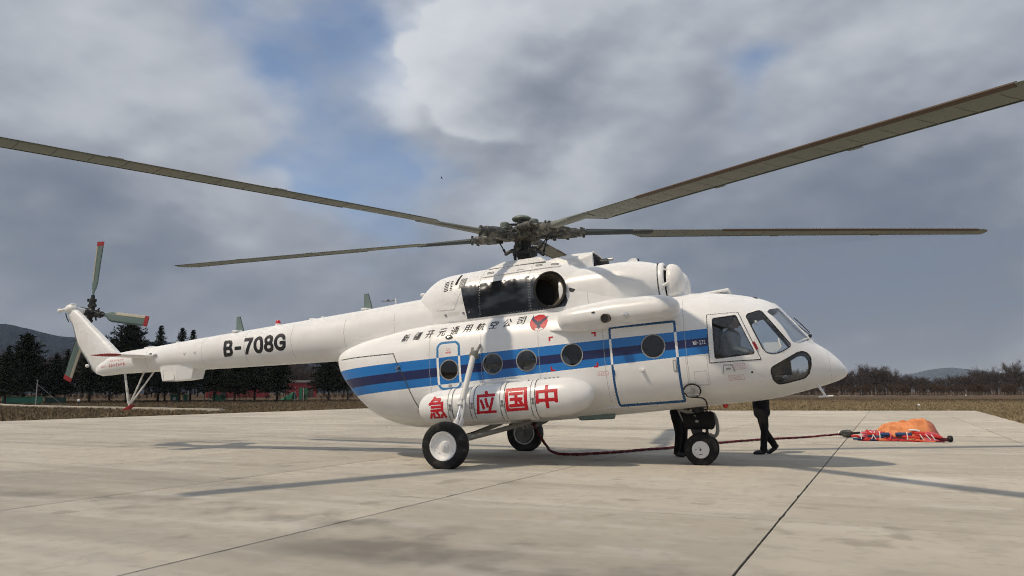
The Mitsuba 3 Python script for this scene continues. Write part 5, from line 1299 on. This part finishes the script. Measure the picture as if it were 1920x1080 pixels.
def red_building(p, q, depth, h, lab, door=None):
    k = nextkey('red_building'); p, q = np.array(p, float), np.array(q, float); t = unit(np.r_[q - p, 0]); n = np.array([-t[1], t[0], 0]); B = np.stack([t, n, [0, 0, 1]], 1); L = np.linalg.norm(q - p)
    c = np.r_[(p + q) / 2, 0] + n * depth / 2; z0 = float(gz(*c[:2]))
    put(k + '__wall', cbox((L, depth, h), .02, c + [0, 0, z0 + h / 2], B), 'red_sheet', False, local=False)
    put(k + '__roof', hull([c + t * a * (L / 2 + .2) + n * b * (depth / 2 + .2) + [0, 0, z0 + h + .01] for a in (-1, 1) for b in (-1, 1)] + [c + t * a * (L / 2 + .2) + [0, 0, z0 + h + .45] for a in (-1, 1)]), 'dark_roof', False, local=False)
    for x in np.arange(-L / 2 + .5, L / 2 - .3, .62):
        put(k + '__seam', cbox((.05, .04, h - .1), .008, c + t * x - n * (depth / 2 + .015) + [0, 0, z0 + h / 2], B), 'red_sheet', False, local=False)
    if door is not None:
        put(k + '__door', cbox((.9, .06, 1.7), .01, c + t * door - n * (depth / 2 + .03) + [0, 0, z0 + .85], B), 'dark_roof', False, local=False)
    labels[k] = {'label': lab, 'category': 'building'}


red_building((-81.7, 106.2), (-77.2, 109.1), 4, 2.7, 'dark red shed with the higher wall, right of the two white poles', 1.6)
red_building((-92.4, 97.6), (-84.0, 104.4), 4, 1.75, 'long low dark red building seen between the pine trunks', -2.5)

k = nextkey('green_tarpaulin')
P = []; n = 18
for i in range(n):
    for j in range(n):
        u, v = i / (n - 1), j / (n - 1); x = -65.5 + 1.7 * u + .5 * v; y = 81.8 + .9 * u + .7 * v - .3; hgt = 1.45 * math.sin(np.pi * (.08 + .84 * v)) * (.25 + .8 * u) + .22 * meshkit.noise(np.array([u * 5, v * 5, 1.]), 4) - .25
        P.append((x, y, float(gz(x, y)) + max(hgt, -.05)))
F = [(i * n + j, (i + 1) * n + j, (i + 1) * n + j + 1) for i in range(n - 1) for j in range(n - 1)] + [(i * n + j, (i + 1) * n + j + 1, i * n + j + 1) for i in range(n - 1) for j in range(n - 1)]
put('green_tarpaulin', trimesh.Trimesh(P, F, process=False), 'net_green', 60, local=False, label='green tarpaulin heap sloping up left of the red shed', cat='tarpaulin')
for i, (x0, y0, x1, y1, lab) in enumerate(((-66.0, 87.4, -65.55, 87.7, 'left green mesh panel standing before the red shed'), (-65.35, 87.85, -64.95, 88.15, 'right green mesh panel standing before the red shed'))):
    k = nextkey('mesh_panel'); z0 = float(gz(x0, y0)); a, b = np.array([x0, y0, z0]), np.array([x1, y1, z0])
    put(k + '__sheet', bar((a + b) / 2, (a + b) / 2 + [0, 0, 1.9], .02, np.linalg.norm(b - a), .004, up=b - a), 'net_green', False, local=False)
    put(k + '__post', tube([a, a + [0, 0, 2.0]], .03, 8), 'shade_and_post_green', local=False)
    put(k + '__post', tube([b, b + [0, 0, 2.0]], .03, 8), 'shade_and_post_green', local=False)
    labels[k] = {'label': lab, 'category': 'panel', 'group': 'green panels before the red shed'}


def pole(x, y, h, lab, mat='pole_grey', guys=(), r=.035, top=None):
    k = nextkey('slim_pole'); z0 = float(gz(x, y))
    put(k + '__shaft', tube([(x, y, z0 - .1), (x + .02, y, z0 + h)], [r, r * .8], 10), mat, local=False)
    put(k + '__foot', cbox((.22, .22, .12), .03, (x, y, z0 + .04)), mat, False, local=False)
    for gx, gy, hh in guys:
        put(k + '__guy_wire', tube([(x, y, z0 + hh), (x + gx, y + gy, float(gz(x + gx, y + gy)))], .022, 6), mat, local=False)
    if top:
        put(k + '__head', ell((x, y, z0 + h), (.09, .09, .11), 2), top, local=False)
    labels[k] = {'label': lab, 'category': 'pole'}


pole(-72.4, 48.1, 2.75, 'slim pole with a lamp head before the long green container', guys=((1.5, 2.2, 2.4),), r=.05, top='wheel_grey')
pole(-62.6, 81.5, 2.0, 'left white pole before the red shed', 'white_print', r=.045)
pole(-61.6, 82.2, 2.0, 'right white pole before the red shed', 'white_print', r=.04)
pole(-70.0, 72.2, 3.3, 'slim guyed mast under the tail boom, left of the registration', guys=((.75, .5, 3.0), (-1.6, -1.4, 3.0), (1.0, 1.4, 3.0)), r=.05)
pole(-75.0, 77.2, 2.6, 'thin dark post with stays by the narrow green locker', 'shade_and_post_green', guys=((1.5, 1.2, 2.3),), r=.05)
for x, y, s, lab in ((-72.0, 53.2, .16, 'white ball marker on a short post under the tail fin'), (33.5, 137.0, .13, 'white ball marker low in the grass on the right'), (14.4, 52.5, .09, 'tiny pale marker lamp at the apron edge on the right')):
    k = nextkey('ground_marker'); z0 = float(gz(x, y))
    put(k + '__post', tube([(x, y, z0 - .1), (x, y, z0 + .42 * s / .16)], .04, 8), 'shade_and_post_green', local=False)
    put(k + '__ball', ell((x, y, z0 + .42 * s / .16 + s * .7), (s, s, s), 2), 'white_print', local=False)
    labels[k] = {'label': lab, 'category': 'marker'}

# a bird high above the boom
bp = CAM + 60 * unit((-.403, .876, .270)); w = np.array([.93, .36, 0])
put('flying_bird__body', hull([bp + w * a + [0, 0, b] for a, b in ((-.10, 0), (.10, .01), (0, .035), (0, -.03))] + [bp + [0.02, -.03, 0], bp + [0, .03, 0]]), 'black_print', True, local=False)
for s in (-1, 1):
    put('flying_bird__wing', hull([bp + w * .04, bp - w * .05, bp + np.array([-.36 * s, .93 * s, 0]) * .20 + [0, 0, .10], bp + np.array([-.36 * s, .93 * s, 0]) * .12 - w * .05 + [0, 0, .06], bp + [0, 0, .02]]), 'black_print', False, local=False)
labels['flying_bird'] = {'label': 'tiny dark bird far up in the sky above the rotor', 'category': 'bird'}

# ------------------------------------------------------------------ fire bucket lying on the apron, and its cable
k = 'water_bucket'
labels[k] = {'label': 'collapsed orange fabric water bucket with red and blue straps lying on the apron', 'category': 'water bucket'}
nu, nv = 90, 46; P = []
for i in range(nu):
    for j in range(nv):
        a, r = 2 * np.pi * i / nu, (j / (nv - 1)) ** .8
        x, y = math.cos(a) * r, math.sin(a) * r
        ht = np.interp(x, [-1, -.72, -.5, -.15, .15, .5, .75, 1], [.06, .30, .44, .42, .50, .60, .52, .10]) * (1 - r ** 3.2) ** .55
        q = np.array([x * 2.2, y * 2.2, 3.]); f = meshkit.fbm(q, 4, 5) - .5; cr = abs(meshkit.noise(np.array([x * 4.2 + y * 1.3, y * 2.4, 8.]), 11) - .5)
        ht = max(ht + (f * .24 - cr * .34 + .08) * (1 - r ** 2), .01)
        rr = 1 + .08 * math.sin(3 * a + 1) + .05 * math.sin(7 * a)
        P.append((7.97 + (.97 if x < 0 else .86) * x * rr - .10 * y, 9.15 + .80 * y * rr - .1 * x, ht))
F = [(i * nv + j, ((i + 1) % nu) * nv + j, ((i + 1) % nu) * nv + j + 1) for i in range(nu) for j in range(nv - 1)] + [(i * nv + j, ((i + 1) % nu) * nv + j + 1, i * nv + j + 1) for i in range(nu) for j in range(nv - 1)]
m = trimesh.Trimesh(P, F, process=False)
if m.face_normals[:, 2].mean() < 0:
    m.invert()
put(k + '__fabric', m, 'orange_cloth', 70, local=False)
FL = lambda t, off=0., z=.1: np.array([6.72 + 2.05 * t, 8.42 + .06 * math.sin(5 * t) - .06 * t + off, z])
put(k + '__base_ring', tube(smooth_path([FL(-.02, .05, .05), FL(.3, -.02, .055), FL(.6, -.03, .05), FL(.85, -.02, .06), FL(1.06, .0, .07)], 30), .05, 10), 'maroon', local=False)
put(k + '__ring_end', lathe([(-.06, .001), (-.06, .07), (-.03, .085), (.03, .085), (.06, .06), (.06, .001)], FL(1.07, 0, .09), (1, -.3, 0), 20), 'rubber', local=False)
n1, n2 = 130, 18; P = []
for i in range(n1):
    for j in range(n2):
        t, q = i / (n1 - 1), j / (n2 - 1); env = min(1, t / .08) * min(1, (1 - t) / .12)
        w = meshkit.fbm(np.array([t * 22, q * 2.5, 1.]), 4, 6) - .5; w2 = abs(meshkit.noise(np.array([t * 40 + 3 * q, q * 3, 4.]), 9) - .5)
        c = FL(.02 + t * .98, .34 - .50 * q, 0)
        P.append((c[0], c[1] + .10 * w, .012 + env * (.185 + .05 * math.sin(9 * t)) * (1 - q ** 2.2) + env * (.16 * w - .10 * w2 + .02) * (1 - q * .5)))
P = np.array(P); P[:, 2] = np.maximum(P[:, 2], .008)
F = [(i * n2 + j, (i + 1) * n2 + j, (i + 1) * n2 + j + 1) for i in range(n1 - 1) for j in range(n2 - 1)] + [(i * n2 + j, (i + 1) * n2 + j + 1, i * n2 + j + 1) for i in range(n1 - 1) for j in range(n2 - 1)]
put(k + '__skirt', trimesh.Trimesh(P, F, process=False), 'skirt_cloth', 60, local=False)
for t0, t1, z, mat in ((.26, .37, .17, 'strap_blue'), (.44, .56, .18, 'strap_blue'), (.585, .63, .18, 'strap_blue')):
    put(k + '__float_pad', tube([FL(t0, -.02, z), FL((t0 + t1) / 2, -.03, z + .005), FL(t1, -.02, z + .01)], [.050, .056, .050], 12), mat, local=False)
g = np.random.default_rng(21)
for i, (t0, t1, z0, z1, r, mat) in enumerate(((-.10, .0, .12, .10, .05, 'strap_red'), (-.08, .03, .05, .045, .045, 'strap_blue'), (.02, .12, .20, .16, .045, 'strap_pink'), (.05, .20, .22, .18, .05, 'strap_red'), (.10, .22, .12, .08, .05, 'strap_blue'), (.20, .30, .10, .09, .045, 'strap_blue'),
                                              (.63, .78, .25, .22, .055, 'strap_red'), (.66, .82, .19, .14, .05, 'strap_red'), (.52, .72, .13, .10, .05, 'strap_red'), (.74, .92, .22, .16, .045, 'strap_pink'), (.80, .98, .26, .12, .04, 'strap_pink'), (.84, .96, .17, .12, .05, 'strap_red'), (.60, .72, .30, .28, .04, 'strap_white'), (.55, .66, .10, .09, .05, 'strap_red'))):
    put(k + '__strap', tube(smooth_path([FL(t0, -.04, z0), FL((t0 + t1) / 2, -.07 + g.uniform(-.02, .02), (z0 + z1) / 2 + g.uniform(.0, .04)), FL(t1, -.05, z1)], 10), r * .62, 8), mat, local=False)
for t, lean in ((.02, .0), (.14, .06), (.195, -.05), (.25, .0), (.385, -.01), (.575, .0), (.70, .06), (.76, .08), (.83, .06)):
    put(k + '__tie', tube(smooth_path([FL(t, .05, .25), FL(t + lean * .4, -.085, .18), FL(t + lean, -.12, .05)], 10), .012, 8), 'strap_white' if t not in (.385,) else 'strap_pink', local=False)
put(k + '__suspension_rod', tube([(6.60, 9.55, .14), (6.95, 9.0, .20)], .032, 10), 'rubber', local=False)
put(k + '__control_head', cat(cbox((.34, .20, .20), .05, (6.50, 9.82, .12), np.stack([unit((.5, -.8, 0)), unit((.8, .5, 0)), [0, 0, 1]], 1)), tube([(6.36, 10.06, .12), (6.52, 9.80, .16)], .07, 12)), 'hub_metal', 30, local=False)
put(k + '__collar', tube([(6.36, 10.05, .11), (6.33, 10.10, .11)], .075, 14), 'white_print', local=False)
cab = smooth_path([(6.34, 10.08, .09), (5.9, 9.55, .06), (5.19, 8.81, .035), (4.48, 7.83, .035), (3.83, 6.68, .035), (3.22, 5.61, .035), (2.79, 4.67, .035), (2.41, 3.62, .035), (1.85, 2.70, .035), (1.47, 2.02, .035), (.95, 1.42, .035), (.55, 1.02, .035), (.25, .98, .04), (.0, 1.15, .10), (-.18, 1.40, .22), (-.28, 1.30, .45), (-.33, .95, .72), (-.34, .6, .80)], 170)
gn = np.cumsum(np.random.default_rng(4).normal(0, .012, (170, 2)), axis=0); gn -= np.linspace(0, 1, 170)[:, None] * gn[-1]
cab[:, :2] += gn
put('suspension_cable', tube(cab, .024 + .008 * np.abs(np.sin(np.arange(170) * .9)), 8), 'cable_red', 50, local=False, label='dark red sleeved cable snaking from the water bucket to under the helicopter', cat='cable')

# thin air between here and the far hills
scene['haze_air'] = {'type': 'homogeneous', 'albedo': rgb(.92, .95, .98), 'sigma_t': rgb(.000070, .000080, .000095)}
scene['haze'] = {'type': 'cube', 'to_world': T().translate([0, 0, 129]).scale([8600, 8600, 131]), 'bsdf': {'type': 'null'}, 'interior': {'type': 'ref', 'id': 'haze_air'}}
labels['haze'] = {'label': 'thin bluish haze before the distant hills', 'kind': 'stuff'}
scene['camera']['medium'] = {'type': 'ref', 'id': 'haze_air'}


# ------------------------------------------------------------------ people
def bones(chain, refine=.03, smooth=8):
    """chain: (p0, r0, p1, r1) -> one smooth continuous mesh"""
    parts = []
    for p0, r0, p1, r1 in chain:
        a = Manifold.sphere(r0, 20).translate(tuple(map(float, p0))); b = Manifold.sphere(r1, 20).translate(tuple(map(float, p1)))
        parts.append(Manifold.batch_hull([a, b]))
    m = parts[0]
    for q in parts[1:]:
        m = m + q
    t = tm(m.refine_to_length(refine)); t = trimesh.Trimesh(t.vertices, t.faces, process=True)
    trimesh.smoothing.filter_taubin(t, lamb=.5, nu=.52, iterations=smooth)
    return t


def hand_chain(wrist, fwd, palm_n, side, curl=.35, s=1.0):
    """palm, four fingers of unequal length and a thumb"""
    f = unit(fwd); n = unit(np.asarray(palm_n, float) - f * (np.asarray(palm_n) @ f)); l = np.cross(n, f) * side
    w = np.asarray(wrist, float); ch = []
    kn = [w + f * .085 * s + l * q * s for q in (.030, .010, -.010, -.028)]
    for q in kn:
        ch.append((w + f * .01, .021 * s, q, .013 * s))
    for q, L in zip(kn, (.072, .080, .074, .058)):
        d = f; p = q; a = curl
        for seg, k in ((.45, 1.0), (.32, 1.3), (.23, 1.0)):
            d = unit(d * math.cos(a * k) + n * math.sin(a * k)); p2 = p + d * L * seg * s; ch.append((p, .0095 * s, p2, .0082 * s)); p = p2
    t0 = w + f * .025 * s + l * .024 * s; t1 = t0 + unit(f * .6 + l * .75 + n * .25) * .040 * s; t2 = t1 + unit(f * .9 + l * .25 + n * .35) * .032 * s
    ch += [(w + f * .01, .019 * s, t0, .015 * s), (t0, .014 * s, t1, .0105 * s), (t1, .0105 * s, t2, .009 * s)]
    return ch


def head_mesh(c, face, up=(0, 0, 1)):
    f = unit(face); u = unit(np.asarray(up, float) - f * (np.asarray(up) @ f)); l = np.cross(u, f); c = np.asarray(c, float); P = lambda a, b, d: c + f * a + l * b + u * d
    ch = [(P(-.015, 0, .035), .093, P(.012, 0, .02), .088), (P(.03, 0, -.03), .068, P(.048, 0, -.085), .040), (P(.085, 0, .015), .012, P(.108, 0, -.022), .015), (P(.09, .0, -.075), .016, P(.07, 0, -.10), .025),
          (P(-.005, .085, -.01), .014, P(-.015, .09, .03), .016), (P(-.005, -.085, -.01), .014, P(-.015, -.09, .03), .016), (P(.075, .022, -.058), .012, P(.075, -.022, -.058), .012), (P(.078, .03, .035), .014, P(.078, -.03, .035), .014)]
    return ch, P


def person(key, lab, J, face, cloth, shoe='black_paint', hair='hair_black', top=None, group=None, legs=None, handn=((0, 0, -1), (0, 0, -1)), extra=None):
    """J: joints in the world; the body is one mesh, clothes and hair its children"""
    k = nextkey(key); j = {a: np.asarray(b, float) for a, b in J.items()}
    hc, P = head_mesh(j['head'], face)
    ch = [(j['pelvis'], .13, j['chest'], .14), (j['chest'], .13, j['neck'], .055), (j['neck'], .055, j['head'] - [0, 0, .06], .052)] + hc
    for s in 'lr':
        ch += [(j['hip_' + s], .085, j['knee_' + s], .055), (j['knee_' + s], .055, j['ankle_' + s], .038), (j['ankle_' + s], .040, j['toe_' + s], .030),
               (j['chest'] * .5 + j['sho_' + s] * .5, .07, j['sho_' + s], .055), (j['sho_' + s], .055, j['elb_' + s], .038), (j['elb_' + s], .038, j['wri_' + s], .026), (j['pelvis'], .11, j['hip_' + s], .09)]
        ch += hand_chain(j['wri_' + s], j['wri_' + s] - j['elb_' + s], handn[0 if s == 'l' else 1], 1 if s == 'l' else -1)
    put(k + '__body', bones(ch, .012, 4), 'skin', 60, local=False)
    put(k + '__hair', bones([(P(-.03, 0, .055), .094, P(.005, 0, .065), .088), (P(-.055, 0, .0), .078, P(-.05, 0, -.04), .060)], .02, 4), hair, 60, local=False)
    for sg in (-1, 1):
        put(k + '__eye', ell(P(.081, sg * .031, .005), (.011, .011, .011), 1), 'hair_black', local=False)
    tr = [(j['pelvis'] + [0, 0, .05], .155, j['pelvis'], .155)]
    for s in 'lr':
        tr += [(j['pelvis'], .14, j['hip_' + s], .115), (j['hip_' + s], .112, j['knee_' + s], .082), (j['knee_' + s], .082, j['ankle_' + s] + [0, 0, .02], .070)]
    t = bones(tr, .03, 4); v = t.vertices; v += (np.stack([meshkit.fbm(v * 9 + o, 3, 3) for o in (0, 20, 40)], -1) - .5) * .022
    put(k + '__trousers', t, cloth, 60, local=False)
    for s in 'lr':
        a, b = j['ankle_' + s], j['toe_' + s]; d = unit(b - a)
        put(k + '__shoe', bones([(a + [0, 0, .03], .056, a - [0, 0, .02], .055), (a - [0, 0, .028], .050, b, .045), (b, .045, b + d * .05, .036), (a - d * .055 - [0, 0, .025], .045, a, .05)], .02, 4), shoe, 60, local=False)
    jk = [(j['pelvis'] + [0, 0, -.06] if legs is None else j['pelvis'] + [0, 0, .02], .172, j['chest'], .185), (j['chest'], .17, j['neck'] - [0, 0, .03], .085)]
    for s in 'lr':
        jk += [(j['chest'], .15, j['sho_' + s], .088), (j['sho_' + s], .088, j['elb_' + s], .066), (j['elb_' + s], .066, j['wri_' + s] * .9 + j['elb_' + s] * .1, .048)]
    t = bones(jk, .03, 4); v = t.vertices; v += (np.stack([meshkit.fbm(v * 8 + o, 3, 5) for o in (0, 20, 40)], -1) - .5) * .024
    put(k + '__jacket', t, top or cloth, 60, local=False)
    if extra:
        extra(k, P)
    labels[k] = {'label': lab, 'category': 'person', **({'group': group} if group else {})}


def standing(x, y, face, hh=.0, stride=None):
    f = unit((*face, 0)); l = np.array([-f[1], f[0], 0]); o = np.array([x, y, 0]); Q = lambda a, b, c: o + f * a + l * b + np.array([0, 0, c])
    J = dict(pelvis=Q(0, 0, .96), chest=Q(.02, 0, 1.30), neck=Q(.03, 0, 1.50), head=Q(.06, 0, 1.66), hip_l=Q(0, .095, .92), hip_r=Q(0, -.095, .92), sho_l=Q(.0, .20, 1.42), sho_r=Q(.0, -.20, 1.42))
    J.update(stride(Q)); return J, f


# bending over by the nose gear: only the legs show below the belly
def pose_a(Q):
    return dict(knee_l=Q(.05, .10, .50), ankle_l=Q(.0, .11, .085), toe_l=Q(.14, .13, .045), knee_r=Q(.10, -.10, .50), ankle_r=Q(.03, -.10, .085), toe_r=Q(.17, -.12, .045),
                chest=Q(.22, 0, 1.24), neck=Q(.34, 0, 1.41), head=Q(.42, 0, 1.55), sho_l=Q(.24, .20, 1.36), sho_r=Q(.24, -.20, 1.36),
                elb_l=Q(.40, .24, 1.12), wri_l=Q(.58, .16, 1.02), elb_r=Q(.42, -.24, 1.12), wri_r=Q(.60, -.16, 1.02))


J, f = standing(2.72, 1.66, (.75, -.55), stride=pose_a)
person('person', 'person in black clothes standing behind the nose wheel, only the legs in view', J, f, 'black_fabric')


def pose_b(Q):
    return dict(knee_l=Q(-.02, .10, .50), ankle_l=Q(.02, .10, .085), toe_l=Q(.16, .11, .045), knee_r=Q(-.06, -.10, .50), ankle_r=Q(-.27, -.10, .155), toe_r=Q(-.17, -.11, .050),
                elb_l=Q(.12, .27, 1.20), wri_l=Q(.34, .20, 1.34), elb_r=Q(.10, -.27, 1.20), wri_r=Q(.32, -.20, 1.36))


J, f = standing(4.37, 2.78, (-.96, -.25), stride=pose_b)
person('person', 'person in black jacket and trousers walking under the nose, head hidden by the helicopter', J, f, 'black_fabric', handn=((.3, -1, 0), (-.3, 1, 0)))


# the pilot in the near seat (helicopter frame)
def seat(p):
    return l2w(np.array(p, float))


J = dict(pelvis=seat((3.96, -.50, 1.64)), chest=seat((4.00, -.50, 2.00)), neck=seat((4.02, -.50, 2.16)), head=seat((4.07, -.50, 2.32)), hip_l=seat((4.04, -.40, 1.62)), hip_r=seat((4.04, -.60, 1.62)),
         knee_l=seat((4.46, -.36, 1.62)), knee_r=seat((4.46, -.64, 1.60)), ankle_l=seat((4.62, -.36, 1.24)), ankle_r=seat((4.62, -.62, 1.24)), toe_l=seat((4.74, -.36, 1.21)), toe_r=seat((4.74, -.62, 1.21)),
         sho_l=seat((4.00, -.29, 2.09)), sho_r=seat((4.00, -.71, 2.09)), elb_l=seat((4.10, -.24, 1.82)), wri_l=seat((4.32, -.34, 1.74)), elb_r=seat((4.06, -.78, 1.82)), wri_r=seat((4.28, -.74, 1.73)))


def headset(k, P):
    for s in (-1, 1):
        put(k + '__earphone', ell(P(-.01, s * .098, .005), (.04, .028, .05), 2), 'black_paint', local=False)
    put(k + '__headband', tube([P(-.01, .105 * math.cos(t), .02 + .125 * math.sin(t)) for t in np.linspace(0, np.pi, 16)], .012, 8), 'black_paint', local=False)


person('person', 'pilot in a pale grey shirt sitting behind the cockpit side window', J, unit(l2w(np.array((1., 0, 0))) - l2w(np.array((0., 0, 0)))), 'trouser_navy', top='shirt_grey', legs=1, extra=headset)
